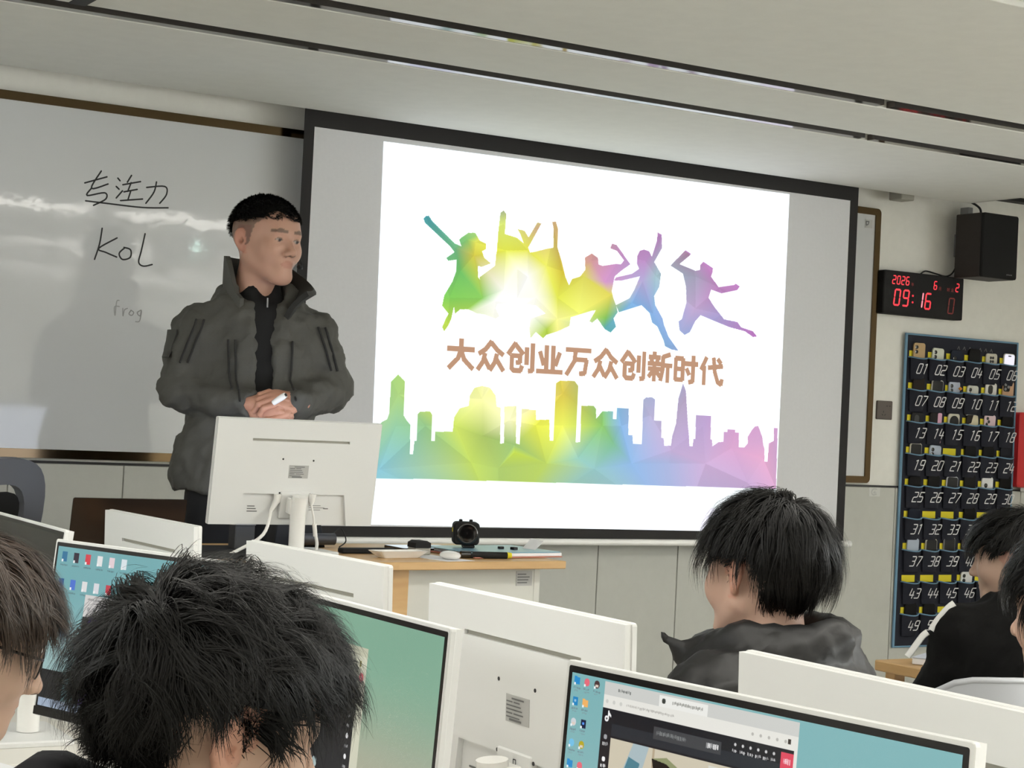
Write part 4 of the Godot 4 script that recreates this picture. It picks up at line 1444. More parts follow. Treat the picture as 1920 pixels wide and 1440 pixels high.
func monitor(label: String, group: String, top_mid: Vector3, facing: Vector3, tilt: float, base_y: float, content: Material, cabled := false) -> Node3D:
	var f := facing.normalized()
	var up := Vector3.UP
	var x := up.cross(f).normalized()
	var basis := Basis(x, up, f) * Basis(Vector3.RIGHT, -tilt)
	var mid := top_mid - basis.y * MH / 2
	var foot := Vector3(mid.x, base_y, mid.z) - f * 0.075
	var t := thing("monitor", label, "monitor", foot, group)
	var xf := Transform3D(basis, mid - foot)
	var shell := Bag.new()
	shell.prism(rrect(MW, MH, 0.004, 2), -0.004, 0.004, xf, 0.001, 0.001)
	part(t, "casing", shell, M.white_plastic)
	# raised back plate with the recess for sockets cut out at its foot (seen from behind)
	var back := xf * Transform3D(Basis(Vector3.UP, PI), Vector3(0, 0, -0.004))
	var b := Bag.new()
	var pw := MW - 0.003
	var ph := MH - 0.003
	b.prism(v2([-pw / 2, -ph / 2, -0.165, -ph / 2, -0.150, -ph / 2 + 0.086, 0.150, -ph / 2 + 0.086, 0.165, -ph / 2, pw / 2, -ph / 2, pw / 2, ph / 2 - 0.052, 0.150, ph / 2 - 0.052, 0.150, ph / 2 - 0.059, -0.140, ph / 2 - 0.059, -0.140, ph / 2 - 0.052, -pw / 2, ph / 2 - 0.052]), 0.0, 0.009, back, 0.0)
	b.prism(v2([-pw / 2, ph / 2 - 0.052, pw / 2, ph / 2 - 0.052, pw / 2, ph / 2, -pw / 2, ph / 2]), 0.0, 0.009, back, 0.0)
	part(t, "back_plate", b, M.white_plastic)
	part(t, "vent_slot", Bag.new().box(back * Vector3(0.005, ph / 2 - 0.0555, 0.002), Vector3(0.292, 0.0075, 0.003), 0.0, back.basis), M.shadow_plastic)
	b = Bag.new()
	for q in [[-0.0455, 0.038], [0.0455, 0.036], [-0.0455, -0.056], [0.0455, -0.058]]:
		b.lathe(v2([0.0028, 0, 0.0028, 0.0008, 0, 0.0008]), back * Transform3D(Basis(Vector3.RIGHT, PI / 2), Vector3(q[0], q[1], 0.0087)), 8)
	part(t, "screw_holes", b, M.print)
	var sticker := part(t, "type_label", Bag.new().box(back * Vector3(0.004, 0.004, 0.0093), Vector3(0.058, 0.036, 0.0008), 0.0, back.basis), M.label)
	b = Bag.new()
	var lx := back * Transform3D(Basis.IDENTITY, Vector3(0.004, 0.004, 0.0098))
	b.stroke(v2([-0.013, 0.0135, 0.016, 0.0135]), 0.0022, lx)
	for k in 5:
		b.stroke(v2([-0.026, 0.009 - k * 0.005, -0.012 + (k * 7 % 3) * 0.004, 0.009 - k * 0.005]), 0.0018, lx)
		b.stroke(v2([-0.008, 0.009 - k * 0.005, 0.006 + (k * 5 % 4) * 0.003, 0.009 - k * 0.005]), 0.0018, lx)
	b.stroke(v2([-0.018, -0.0145, 0.010, -0.0145]), 0.003, lx)
	part(sticker, "print", b, M.pale_print)
	b = Bag.new()
	var rx := back * Transform3D(Basis.IDENTITY, Vector3(0, -0.095, 0.0003))
	for k in 3:
		b.stroke(v2([-0.132, -k * 0.007, -0.112 + k * 0.004, -k * 0.007]), 0.0028, rx)
		b.stroke(v2([0.052, 0.004 - k * 0.006, 0.085 + (k * 3 % 2) * 0.012, 0.004 - k * 0.006]), 0.0014, rx)
	b.stroke(v2([0.095, -0.004, 0.108, -0.004]), 0.0026, rx)
	part(t, "port_print", b, M.pale_print)
	b = Bag.new()
	b.box(back * Vector3(0, -0.088, 0.006), Vector3(0.085, 0.076, 0.012), 0.002, back.basis)
	part(t, "stand_mount", b, M.white_plastic)
	b = Bag.new()
	b.stroke(v2([-0.003, -0.058, 0.003, -0.058, 0.003, -0.069, -0.003, -0.069, -0.003, -0.058]), 0.0014, back * Transform3D(Basis.IDENTITY, Vector3(0.004, -0.002, 0.0122)))
	part(t, "release_catch", b, M.print)
	# stand
	var joint := xf * Vector3(0, -0.10, -0.045)
	var neck_top := xf * Vector3(0, -0.058, -0.048)
	b = Bag.new()
	b.tube(PackedVector3Array([neck_top, joint, Vector3(joint.x, 0.012, joint.z)]), 0.0215, 16)
	b.box(xf * Vector3(0.0, -0.088, -0.030), Vector3(0.05, 0.045, 0.03), 0.003, xf.basis)
	part(t, "neck", b, M.white_gloss)
	var fb := Basis(x, up, f)
	part(t, "foot", Bag.new().prism(rrect(0.21, 0.17, 0.02), 0.0005, 0.011, Transform3D(fb * Basis(Vector3.RIGHT, -PI / 2), Vector3(joint.x, 0, joint.z) + f * 0.02), 0.003), M.white_plastic)
	# front: thin black mask and the glass
	var fr := xf
	b = Bag.new()
	b.prism(rrect(MW - 0.010, MH - 0.010, 0.002, 2), 0.0036, 0.0046, fr)
	b.box(fr * Vector3(0, -MH / 2 + 0.008, 0.0045), Vector3(MW - 0.004, 0.014, 0.003), 0.0008, fr.basis)
	part(t, "bezel", b, M.frame_black)
	b = Bag.new()
	var hw := MW / 2 - 0.0105
	var y0 := -MH / 2 + 0.017
	var y1 := MH / 2 - 0.0115
	b.quad_uv(fr * Vector3(-hw, y0, 0.0049), fr * Vector3(hw, y0, 0.0049), fr * Vector3(hw, y1, 0.0049), fr * Vector3(-hw, y1, 0.0049), fr.basis.z)
	part(t, "display_panel", b, content)
	if cabled:
		var a := back * Vector3(-0.052, -0.062, 0.012)
		var plug := Bag.new()
		plug.tube(PackedVector3Array([a + basis.y * 0.004, a - basis.y * 0.014, a - basis.y * 0.045 + back.basis.x * -0.016]), PackedFloat32Array([0.011, 0.010, 0.0055]), 10)
		var run := smooth_path(PackedVector3Array([a - basis.y * 0.040 + back.basis.x * -0.014, a + Vector3(-0.045, -0.105, 0.02), a + Vector3(-0.12, -0.150, 0.02), a + Vector3(-0.20, -0.185, 0.01), a + Vector3(-0.26, -0.200, -0.06)]))
		plug.tube(run, 0.0048, 8)
		part(t, "video_cable", plug, M.white_gloss)
		a = back * Vector3(0.052, -0.060, 0.012)
		plug = Bag.new()
		plug.tube(PackedVector3Array([a + basis.y * 0.004, a - basis.y * 0.016, a - basis.y * 0.030]), PackedFloat32Array([0.011, 0.009, 0.003]), 10)
		plug.tube(smooth_path(PackedVector3Array([a - basis.y * 0.028, a + Vector3(0.004, -0.06, 0.006), a + Vector3(0.006, -0.085, 0.008)])), 0.003, 8)
		plug.tube(PackedVector3Array([a + Vector3(0.006, -0.078, 0.008), a + Vector3(0.012, -0.112, 0.006)]), 0.0065, 8)
		plug.tube(smooth_path(PackedVector3Array([a + Vector3(0.012, -0.108, 0.006), a + Vector3(0.020, -0.135, 0.002), a + Vector3(0.018, -0.162, -0.008), a + Vector3(0.006, -0.182, -0.03)])), 0.0048, 8)
		part(t, "power_cable", plug, M.white_gloss)
	return t


func screen_material(im: Image, gain: float) -> StandardMaterial3D:
	var m := mat(Color(0.01, 0.01, 0.01), 0.25)
	m.emission_enabled = true
	m.emission = Color(1, 1, 1)
	m.emission_operator = BaseMaterial3D.EMISSION_OP_MULTIPLY
	m.emission_texture = ImageTexture.create_from_image(im)
	m.emission_energy_multiplier = gain
	return m


func disc(im: Image, x: int, y: int, r: int, c: Color) -> void:
	for j in range(-r, r + 1):
		var w := int(sqrt(r * r - j * j))
		im.fill_rect(Rect2i(x - w, y + j, 2 * w + 1, 1), c)


func poly_px(im: Image, p: PackedVector2Array, c: Color) -> void:
	var w := im.get_width()
	var h := im.get_height()
	var lo := 1e9
	var hi := -1e9
	for q in p:
		lo = minf(lo, q.y)
		hi = maxf(hi, q.y)
	for y in range(maxi(0, int(lo)), mini(h - 1, int(hi)) + 1):
		var xs := PackedFloat32Array()
		for k in p.size():
			var a := p[k]
			var b := p[(k + 1) % p.size()]
			if (a.y <= y + 0.5) != (b.y <= y + 0.5):
				xs.append(a.x + (y + 0.5 - a.y) / (b.y - a.y) * (b.x - a.x))
		xs.sort()
		for k in range(0, xs.size() - 1, 2):
			var x0 := clampi(int(xs[k]), 0, w)
			im.fill_rect(Rect2i(x0, y, clampi(int(xs[k + 1]), 0, w) - x0, 1), c)


func text_px(im: Image, x: int, y: int, w: int, h: int, c: Color, seed_ := 1) -> void:  # unreadably small lettering
	var rng := RandomNumberGenerator.new()
	rng.seed = seed_ * 77 + x * 3 + y
	var at := x
	while at < x + w:
		var s := rng.randi_range(1, 3)
		im.fill_rect(Rect2i(at, y + rng.randi_range(0, 1), s, h - rng.randi_range(0, 1)), c)
		if rng.randf() < 0.6:
			im.fill_rect(Rect2i(at, y + h / 2, s + 2, 1), c)
		at += s + rng.randi_range(1, 2)


func wallpaper(w: int, h: int, top: Color, low: Color, sea: Color) -> Image:
	var im := Image.create_empty(w, h, false, Image.FORMAT_RGB8)
	for y in h:
		im.fill_rect(Rect2i(0, y, w, 1), top.lerp(low, smoothstep(0.2, 0.75, float(y) / h)))
	im.fill_rect(Rect2i(0, int(h * 0.80), w, h), sea)
	poly_px(im, v2([w * 0.72, h * 0.80, w * 0.80, h * 0.77, w * 0.86, h * 0.745, w * 0.90, h * 0.755, w * 0.94, h * 0.75, w, h * 0.79, w, h * 0.81, w * 0.72, h * 0.81]), low.lerp(sea, 0.6))
	return im


func desktop_icons(im: Image, cols: int, rows: int) -> void:
	var tint := [Color(0.16, 0.55, 0.80), Color(0.90, 0.42, 0.48), Color(0.30, 0.22, 0.22), Color(0.13, 0.52, 0.76), Color(0.94, 0.70, 0.40), Color(0.85, 0.86, 0.86), Color(0.80, 0.82, 0.84), Color(0.08, 0.12, 0.24), Color(0.55, 0.75, 0.86), Color(0.45, 0.75, 0.9), Color(0.72, 0.66, 0.16), Color(0.85, 0.3, 0.3)]
	for c in cols:
		for r in rows:
			var x := 16 + c * 30
			var y := 14 + r * 42
			var k := (c + r * 3) % tint.size()
			if c == 2 and r > 0:
				continue
			match k % 4:
				0:
					im.fill_rect(Rect2i(x - 8, y - 6, 17, 14), tint[k])
					im.fill_rect(Rect2i(x - 8, y - 8, 8, 3), tint[k])
				1:
					disc(im, x, y, 8, tint[k])
				2:
					disc(im, x, y, 8, tint[k])
					im.fill_rect(Rect2i(x - 4, y + 1, 9, 5), Color(0.86, 0.80, 0.75))
				3:
					im.fill_rect(Rect2i(x - 7, y - 8, 15, 17), tint[k])
					im.fill_rect(Rect2i(x - 3, y - 3, 6, 5), Color(0.35, 0.6, 0.95) if k == 7 else tint[k].lightened(0.5))
			im.fill_rect(Rect2i(x - 8, y + 5, 5, 5), Color(0.93, 0.95, 0.96))
			text_px(im, x - 9, y + 13, 18, 4, Color(0.45, 0.55, 0.58), k)
			text_px(im, x - 6, y + 19, 12, 3, Color(0.50, 0.60, 0.62), k + 9)


func browser_desktop() -> Image:
	var w := 960
	var h := 544
	var im := wallpaper(w, h, Color(0.50, 0.70, 0.71), Color(0.62, 0.72, 0.72), Color(0.35, 0.50, 0.52))
	desktop_icons(im, 3, 7)
	poly_px(im, v2([14, 330, 60, 240, 100, 300, 110, 540, 0, 540]), Color(0.47, 0.55, 0.58))
	desktop_icons(im, 2, 7)
	# browser window
	var x0 := 100
	var x1 := 612
	im.fill_rect(Rect2i(x0, 4, x1 - x0, h), Color(0.90, 0.895, 0.87))
	im.fill_rect(Rect2i(x0, 4, x1 - x0, 26), Color(0.80, 0.805, 0.79))
	im.fill_rect(Rect2i(x0 + 156, 8, 130, 22), Color(0.92, 0.92, 0.90))
	text_px(im, x0 + 40, 14, 34, 6, Color(0.45, 0.46, 0.45), 2)
	disc(im, x0 + 168, 18, 5, Color(0.25, 0.26, 0.24))
	text_px(im, x0 + 192, 15, 80, 6, Color(0.60, 0.60, 0.58), 3)
	for q in [6, 26, 46]:
		disc(im, x0 + q + 4, 42, 4, Color(0.80, 0.80, 0.78))
	text_px(im, x0 + 66, 40, 130, 5, Color(0.72, 0.71, 0.69), 4)
	for q in 5:
		disc(im, x1 - 110 + q * 20, 42, 3, Color(0.72, 0.71, 0.69))
	im.fill_rect(Rect2i(x1 - 24, 37, 7, 9), Color(0.25, 0.22, 0.2))
	# dark page
	im.fill_rect(Rect2i(x0, 56, x1 - x0 - 8, h), Color(0.115, 0.12, 0.14))
	im.fill_rect(Rect2i(x0 + 30, 84, x1 - x0 - 60, 24), Color(0.16, 0.18, 0.20))
	# white musical-note mark
	var wt := Color(0.95, 0.95, 0.95)
	disc(im, x0 + 13, 76, 6, wt)
	disc(im, x0 + 13, 76, 2, Color(0.115, 0.12, 0.14))
	im.fill_rect(Rect2i(x0 + 16, 60, 4, 17), wt)
	poly_px(im, v2([x0 + 18, 60, x0 + 26, 68, x0 + 26, 73, x0 + 18, 68]), wt)
	for k in 8:
		disc(im, x0 + 14, 112 + k * 44, 5, Color(0.62, 0.63, 0.64) if k != 1 else wt)
		text_px(im, x0 + 7, 122 + k * 44, 15, 7, Color(0.72, 0.72, 0.72) if k != 1 else wt, k)
	im.fill_rect(Rect2i(x0 + 148, 70, 180, 24), Color(0.26, 0.27, 0.28))
	text_px(im, x0 + 156, 77, 80, 8, Color(0.50, 0.51, 0.51), 6)
	text_px(im, x0 + 290, 76, 32, 10, Color(0.90, 0.90, 0.90), 7)
	for k in 6:
		disc(im, x1 - 150 + k * 19, 68, 3, Color(0.80, 0.80, 0.80))
		text_px(im, x1 - 156 + k * 19, 77, 12, 6, Color(0.78, 0.78, 0.78), k + 3)
	im.fill_rect(Rect2i(x1 - 38, 62, 30, 30), Color(0.86, 0.29, 0.37))
	text_px(im, x1 - 31, 72, 18, 10, Color(0.96, 0.82, 0.85), 8)
	# the video: a pale wall, blue folders, a dark cap
	im.fill_rect(Rect2i(x0 + 30, 112, x1 - x0 - 64, h), Color(0.80, 0.77, 0.69))
	poly_px(im, v2([x0 + 96, 112, x0 + 140, 112, x0 + 104, 230, x0 + 44, 230]), Color(0.66, 0.73, 0.75))
	poly_px(im, v2([x0 + 86, 140, x0 + 118, 148, x0 + 96, 230, x0 + 50, 230]), Color(0.30, 0.50, 0.56))
	im.fill_rect(Rect2i(x0 + 150, 112, 6, 120), Color(0.70, 0.64, 0.54))
	im.fill_rect(Rect2i(x0 + 300, 118, 160, 150), Color(0.84, 0.84, 0.80))
	im.fill_rect(Rect2i(x0 + 352, 130, 16, 60), Color(0.76, 0.62, 0.45))
	disc(im, x0 + 66, 230, 36, Color(0.06, 0.06, 0.06))
	poly_px(im, v2([x0 + 150, 132, x0 + 190, 126, x0 + 300, 176, x0 + 330, 200, x0 + 318, 214, x0 + 250, 206, x0 + 200, 235, x0 + 172, 220, x0 + 162, 170]), Color(0.08, 0.075, 0.07))
	poly_px(im, v2([x0 + 150, 132, x0 + 190, 124, x0 + 300, 172, x0 + 330, 198, x0 + 320, 204, x0 + 292, 184, x0 + 190, 136]), Color(0.55, 0.58, 0.42))
	disc(im, x0 + 196, 168, 14, Color(0.32, 0.22, 0.18))
	poly_px(im, v2([x0 + 330, 220, x0 + 440, 190, x0 + 450, 280, x0 + 300, 300]), Color(0.36, 0.46, 0.52))
	poly_px(im, v2([x0 + 410, 150, x0 + 450, 160, x0 + 440, 230, x0 + 390, 200]), Color(0.12, 0.16, 0.08))
	return im


func player_desktop() -> Image:
	var w := 960
	var h := 544
	var im := wallpaper(w, h, Color(0.50, 0.66, 0.57), Color(0.66, 0.66, 0.58), Color(0.42, 0.54, 0.54))
	im.fill_rect(Rect2i(150, 78, 440, 470), Color(0.80, 0.80, 0.72))
	im.fill_rect(Rect2i(150, 78, 440, 22), Color(0.75, 0.75, 0.66))
	for k in 4:
		disc(im, 470 + k * 26, 112, 3, Color(0.60, 0.60, 0.55))
	im.fill_rect(Rect2i(552, 112, 8, 14), Color(0.45, 0.42, 0.10))
	disc(im, 566, 152, 12, Color(0.86, 0.35, 0.42))
	disc(im, 566, 152, 4, Color(0.95, 0.75, 0.78))
	im.fill_rect(Rect2i(160, 172, 388, 380), Color(0.085, 0.09, 0.115))
	im.fill_rect(Rect2i(160, 172, 388, 50), Color(0.16, 0.15, 0.13))
	for k in 6:
		disc(im, 520, 252 + k * 52, 7, Color(0.92, 0.92, 0.92))
		text_px(im, 512, 274 + k * 52, 18, 8, Color(0.7, 0.7, 0.7), k)
	disc(im, 350, 400, 14, Color(0.66, 0.74, 0.74))
	text_px(im, 280, 480, 90, 16, Color(0.45, 0.46, 0.46), 4)
	return im


func game_desktop() -> Image:
	var w := 960
	var h := 544
	var im := wallpaper(w, h, Color(0.45, 0.66, 0.68), Color(0.60, 0.72, 0.72), Color(0.38, 0.52, 0.54))
	var tint := [Color(0.20, 0.45, 0.60), Color(0.20, 0.16, 0.22), Color(0.82, 0.25, 0.30), Color(0.88, 0.88, 0.88), Color(0.88, 0.80, 0.82), Color(0.84, 0.88, 0.90), Color(0.16, 0.35, 0.55), Color(0.30, 0.45, 0.80), Color(0.86, 0.86, 0.86), Color(0.84, 0.84, 0.86), Color(0.75, 0.25, 0.30)]
	for k in 11:
		var c := k % 6
		var r := k / 6
		var x := 40 + c * 64
		var y := 34 + r * 92
		im.fill_rect(Rect2i(x - 14, y - 18, 28, 34), tint[k])
		im.fill_rect(Rect2i(x - 14, y + 8, 9, 9), Color(0.93, 0.93, 0.93))
		text_px(im, x - 18, y + 24, 38, 6, Color(0.35, 0.48, 0.50), k)
	im.fill_rect(Rect2i(180, 150, 600, 400), Color(0.82, 0.81, 0.80))
	text_px(im, 196, 160, 60, 8, Color(0.5, 0.5, 0.5), 5)
	for k in 6:
		disc(im, 204 + k * 30, 196, 7, Color(0.66, 0.66, 0.66))
	im.fill_rect(Rect2i(180, 224, 34, 330), Color(0.12, 0.11, 0.12))
	im.fill_rect(Rect2i(214, 224, 566, 330), Color(0.44, 0.34, 0.66))
	im.fill_rect(Rect2i(0, 420, 120, 130), Color(0.12, 0.12, 0.13))
	im.fill_rect(Rect2i(0, 516, 960, 28), Color(0.62, 0.68, 0.76))
	return im


func build_desks_and_monitors() -> void:
	# one long island: a row of desks facing right, a row facing left, back to back
	for k in 6:
		for side in 2:
			var z := 1.93 + 0.732 * (k if k < 5 else -1) + 0.30
			if k == 5:
				continue
			var x := -2.905 if side == 0 else -2.375
			var t := thing("computer_desk", "pale computer desk carrying the %s monitor %s" % [["farthest", "second farthest", "middle", "second nearest", "nearest"][k], "that shows its screen" if side == 0 else "seen from behind"], "desk", Vector3(x, 0, z), "desks of the computer island")
			part(t, "top", Bag.new().box(Vector3(0, DESK - 0.0125, 0), Vector3(0.528, 0.025, 0.728), 0.003), M.desk_top)
			for e in [-1, 1]:
				part(t, "side_panel", Bag.new().box(Vector3(0, (DESK - 0.025) / 2, e * 0.34), Vector3(0.46, DESK - 0.025, 0.02), 0.001), M.beech)
			part(t, "back_panel", Bag.new().box(Vector3(0.24 if side == 0 else -0.24, 0.47, 0), Vector3(0.012, 0.5, 0.66)), M.desk_top)
	var off := mat(Color(0.035, 0.035, 0.037), 0.22)
	var g := "student monitors on the desk island"
	# screens that face the camera's side
	monitor("white student monitor with a black dead screen at the far left", g, Vector3(-2.783, 1.164, 2.348), Vector3(-1, 0, -0.02), 0.12, DESK, off)
	monitor("white student monitor with desktop icons and a purple window", g, Vector3(-2.785, 1.164, 3.020), Vector3(-0.945, 0, 0.325), 0.10, DESK, screen_material(game_desktop(), 0.78))
	monitor("white student monitor with a green desktop and dark player window", g, Vector3(-2.790, 1.164, 3.762), Vector3(-1, 0, 0.0), 0.06, DESK, screen_material(player_desktop(), 0.80))
	monitor("nearest white student monitor with a browser window on a teal desktop", g, Vector3(-2.762, 1.164, 4.496), Vector3(-0.991, 0, 0.137), 0.06, DESK, screen_material(browser_desktop(), 0.80))
	# the other row shows its backs
	monitor("white monitor back, farthest of the row, before the dark laptop", g, Vector3(-2.490, 1.164, 2.213), Vector3(1, 0, -0.03), 0.03, DESK, off)
	monitor("white monitor back below the lecturer's monitor", g, Vector3(-2.497, 1.164, 3.022), Vector3(1, 0, -0.05), 0.03, DESK, off)
	monitor("white monitor back with a grey type label in the middle foreground", g, Vector3(-2.538, 1.164, 3.755), Vector3(1, 0, 0.0), 0.03, DESK, off)
	monitor("nearest white monitor back, before the black-haired student", g, Vector3(-2.549, 1.164, 4.472), Vector3(1, 0, 0.0), 0.03, DESK, off)
	# sheets of paper on the far desk
	var t := thing("paper_sheet", "white sheet of paper on the desk at the lower left", "paper", Vector3(-2.98, DESK + 0.0008, 2.62))
	part(t, "sheet", Bag.new().box(Vector3.ZERO, Vector3(0.21, 0.0012, 0.297)), M.paper)
	t.rotation.y = 0.3


# ---------------------------------------------------------------- the lecturer's standing desk and what lies on it
func build_lectern() -> void:
	var t := thing("standing_desk", "beech-edged white standing desk before the projection screen", "desk", Vector3(-1.555, PLATFORM, 1.205))
	t.rotation.y = 0.06
	var top := LECTERN - PLATFORM
	part(t, "top", Bag.new().box(Vector3(0, top - 0.011, 0), Vector3(1.11, 0.022, 0.60), 0.002), M.beech)
	part(t, "front_panel", Bag.new().box(Vector3(0.0, (top - 0.022) / 2, 0.22), Vector3(1.00, top - 0.022, 0.018)), M.lectern_white)
	for x in [-0.49, 0.505]:
		part(t, "side_panel", Bag.new().box(Vector3(x, (top - 0.022) / 2, -0.02), Vector3(0.02, top - 0.022, 0.50)), M.lectern_white)
	part(t, "front_post", Bag.new().box(Vector3(0.02, (top - 0.022) / 2, 0.245), Vector3(0.075, top - 0.022, 0.03), 0.002), M.beech)
	var tag := part(t, "asset_tag", Bag.new().box(Vector3(0.460, top - 0.055, 0.2298), Vector3(0.055, 0.042, 0.0012)), M.label)
	var b := Bag.new()
	for k in 4:
		b.stroke(v2([0.437, top - 0.043 - k * 0.008, 0.465 + (k * 3 % 4) * 0.004, top - 0.043 - k * 0.008]), 0.003, Transform3D(Basis.IDENTITY, Vector3(0, 0, 0.2306)))
	part(tag, "print", b, M.pale_print)
	monitor("white lecturer's monitor seen from behind with cables on the standing desk", "", Vector3(-1.734, 1.3715, 1.2615), Vector3(0, 0, -1), 0.138, LECTERN, glow(Color(0.88, 0.92, 1.0), 2.8), true)
	var y := LECTERN + 0.0006
	# black action camera standing on the folders
	t = thing("folder", "light blue plastic folder with papers at the right end of the standing desk", "folder", Vector3(-1.10, y, 1.27))
	t.rotation.y = 0.12
	part(t, "lower_cover", Bag.new().box(Vector3(0, 0.002, 0), Vector3(0.32, 0.003, 0.23), 0.001), mat(Color(0.80, 0.52, 0.45), 0.5))
	part(t, "papers", Bag.new().box(Vector3(0.01, 0.0085, 0.0), Vector3(0.305, 0.009, 0.215), 0.001), M.paper)
	part(t, "cover", Bag.new().box(Vector3(-0.005, 0.0150, -0.01), Vector3(0.325, 0.003, 0.235), 0.001), mat(Color(0.50, 0.66, 0.74), 0.35))
	b = Bag.new()
	b.sheet([v3([0.10, 0.018, 0.06, 0.13, 0.034, 0.05, 0.155, 0.040, 0.03]), v3([0.10, 0.018, 0.0, 0.13, 0.036, -0.01, 0.155, 0.044, -0.03])], 0.0008)
	part(t, "curled_page", b, M.paper)
	part(t, "clip", Bag.new().box(Vector3(0.045, 0.020, 0.03), Vector3(0.014, 0.008, 0.02), 0.001), M.black)
	part(t, "clip", Bag.new().box(Vector3(0.02, 0.020, 0.0), Vector3(0.016, 0.007, 0.012), 0.001), M.black)
	t = thing("camera_cube", "black cube-shaped action camera standing on the blue folder", "camera", Vector3(-1.178, y + 0.0175, 1.228))
	t.rotation.y = -0.42
	part(t, "body", Bag.new().prism(shifted(rrect(0.076, 0.066, 0.012), Vector2(0, 0.041)), -0.028, 0.028, Transform3D.IDENTITY, 0.005, 0.004), M.black_soft)
	part(t, "lens", Bag.new().lathe(v2([0.031, 0, 0.031, 0.004, 0.026, 0.006, 0.024, 0.003, 0.0, 0.004]), Transform3D(Basis(Vector3.RIGHT, PI / 2), Vector3(0.002, 0.041, 0.027)), 24), M.black_gloss)
	for x in [-0.016, 0.014]:
		part(t, "top_knob", Bag.new().box(Vector3(x, 0.077, 0.0), Vector3(0.010, 0.008, 0.010), 0.002), M.black)
	part(t, "foot", Bag.new().box(Vector3(0.008, 0.004, 0.006), Vector3(0.036, 0.008, 0.034), 0.002), M.black)
	part(t, "side_button", Bag.new().box(Vector3(-0.0385, 0.050, 0.0), Vector3(0.002, 0.012, 0.008)), M.yellow)
	t = thing("marker_pen", "thick black marker pen with a yellow tip at the desk edge", "pen", Vector3(-1.20, y + 0.0098, 1.40))
	t.rotation.y = -0.22
	part(t, "barrel", Bag.new().tube(v3([-0.08, 0, 0, -0.03, 0, 0, 0.055, 0, 0]), 0.0095, 12), M.black_soft)
	part(t, "cap", Bag.new().tube(v3([-0.082, 0, 0, -0.055, 0, 0]), 0.0105, 12), M.black_gloss)
	part(t, "tip", Bag.new().tube(v3([0.054, 0, 0, 0.068, 0, 0]), PackedFloat32Array([0.0095, 0.008]), 12), M.yellow)
	t = thing("pebble_mouse", "small white pebble-shaped mouse on the standing desk", "mouse", Vector3(-1.335, y, 1.42))
	var f := Field.new(Vector3(-0.05, -0.01, -0.06), Vector3(0.05, 0.05, 0.06), 0.004)
	f.blob(Vector3(0, 0.011, 0), Vector3(0.027, 0.0125, 0.038), 0.003)
	b = Bag.new()
	f.mesh_into(b)
	part(t, "body", b, M.white_gloss)
	t = thing("white_tray", "shallow white plastic tray on the standing desk", "tray", Vector3(-1.47, y, 1.37))
	t.rotation.y = 0.1
	b = Bag.new()
	b.prism(rrect(0.120, 0.035, 0.010), 0.0, 0.005, Transform3D(Basis(Vector3.RIGHT, -PI / 2), Vector3.ZERO))
	b.join(tray_wall(0.17, 0.065, 0.120, 0.035, 0.019))
	part(t, "tray", b, M.white_gloss)
	t = thing("whiteboard_eraser", "whiteboard eraser with black felt standing behind the white tray", "eraser", Vector3(-1.352, y, 1.27))
	part(t, "holder", Bag.new().box(Vector3(0, 0.010, 0), Vector3(0.05, 0.020, 0.05), 0.003), M.shadow_plastic)
	part(t, "felt", Bag.new().prism(v2([-0.025, 0.020, 0.025, 0.020, 0.024, 0.034, 0.012, 0.040, -0.012, 0.040, -0.024, 0.034]), -0.025, 0.025), M.black_soft)
	t = thing("black_remote", "flat black remote lying behind the white tray", "remote", Vector3(-1.50, y, 1.24))
	part(t, "body", Bag.new().box(Vector3(0, 0.008, 0), Vector3(0.17, 0.014, 0.035), 0.003), M.black_soft)
	t = thing("tablet", "black tablet lying flat near the back of the standing desk", "tablet", Vector3(-1.25, y, 1.10))
	part(t, "body", Bag.new().prism(rrect(0.19, 0.13, 0.01), 0.0, 0.008, Transform3D(Basis(Vector3.RIGHT, -PI / 2), Vector3.ZERO), 0.002), M.black_gloss)
	t = thing("paper_sheet", "white paper sheet under the pebble-shaped mouse on the standing desk", "paper", Vector3(-1.36, LECTERN + 0.0001, 1.335))
	part(t, "sheet", Bag.new().box(Vector3(0, 0.0002, 0), Vector3(0.10, 0.0004, 0.29)), M.paper)
	t.rotation.y = 0.2
	t = thing("desk_mat", "black desk mat under the lecturer's monitor", "desk mat", Vector3(-1.845, y, 1.22))
	part(t, "mat", Bag.new().box(Vector3(0, 0.0015, 0), Vector3(0.42, 0.0025, 0.40), 0.0008), M.black_soft)
	# things behind the monitor
	t = thing("document_camera", "black document camera base behind the lecturer's monitor", "document camera", Vector3(-1.60, y, 1.02))
	b = Bag.new()
	b.prism(v2([-0.10, 0.0, 0.06, 0.0, 0.035, 0.105, -0.09, 0.105]), -0.03, 0.03, Transform3D.IDENTITY, 0.004)
	part(t, "base", b, M.black_soft)
	part(t, "roller", Bag.new().tube(v3([-0.04, 0.026, 0.055, 0.075, 0.026, 0.055]), 0.017, 14), M.dark_grey)
	part(t, "cable", Bag.new().tube(smooth_path(v3([0.07, 0.03, 0.03, 0.11, 0.055, 0.02, 0.125, 0.02, 0.03, 0.09, 0.004, 0.06])), 0.002, 6), M.black)
	t = thing("metal_pen_box", "small grey pen box on the standing desk left of the monitor stand", "pen box", Vector3(-1.835, y, 1.13))
	part(t, "box", Bag.new().box(Vector3(0, 0.035, 0), Vector3(0.058, 0.068, 0.05), 0.003), M.dark_grey)
	part(t, "rim", Bag.new().box(Vector3(0, 0.070, 0), Vector3(0.062, 0.005, 0.054), 0.002), M.metal)
	# a low side table with a dark laptop, to the left of the standing desk
	t = thing("side_table", "low side table left of the standing desk", "table", Vector3(-2.07, PLATFORM, 0.64))
	part(t, "top", Bag.new().box(Vector3(0, 0.638, 0), Vector3(0.38, 0.024, 0.42), 0.003), M.beech)
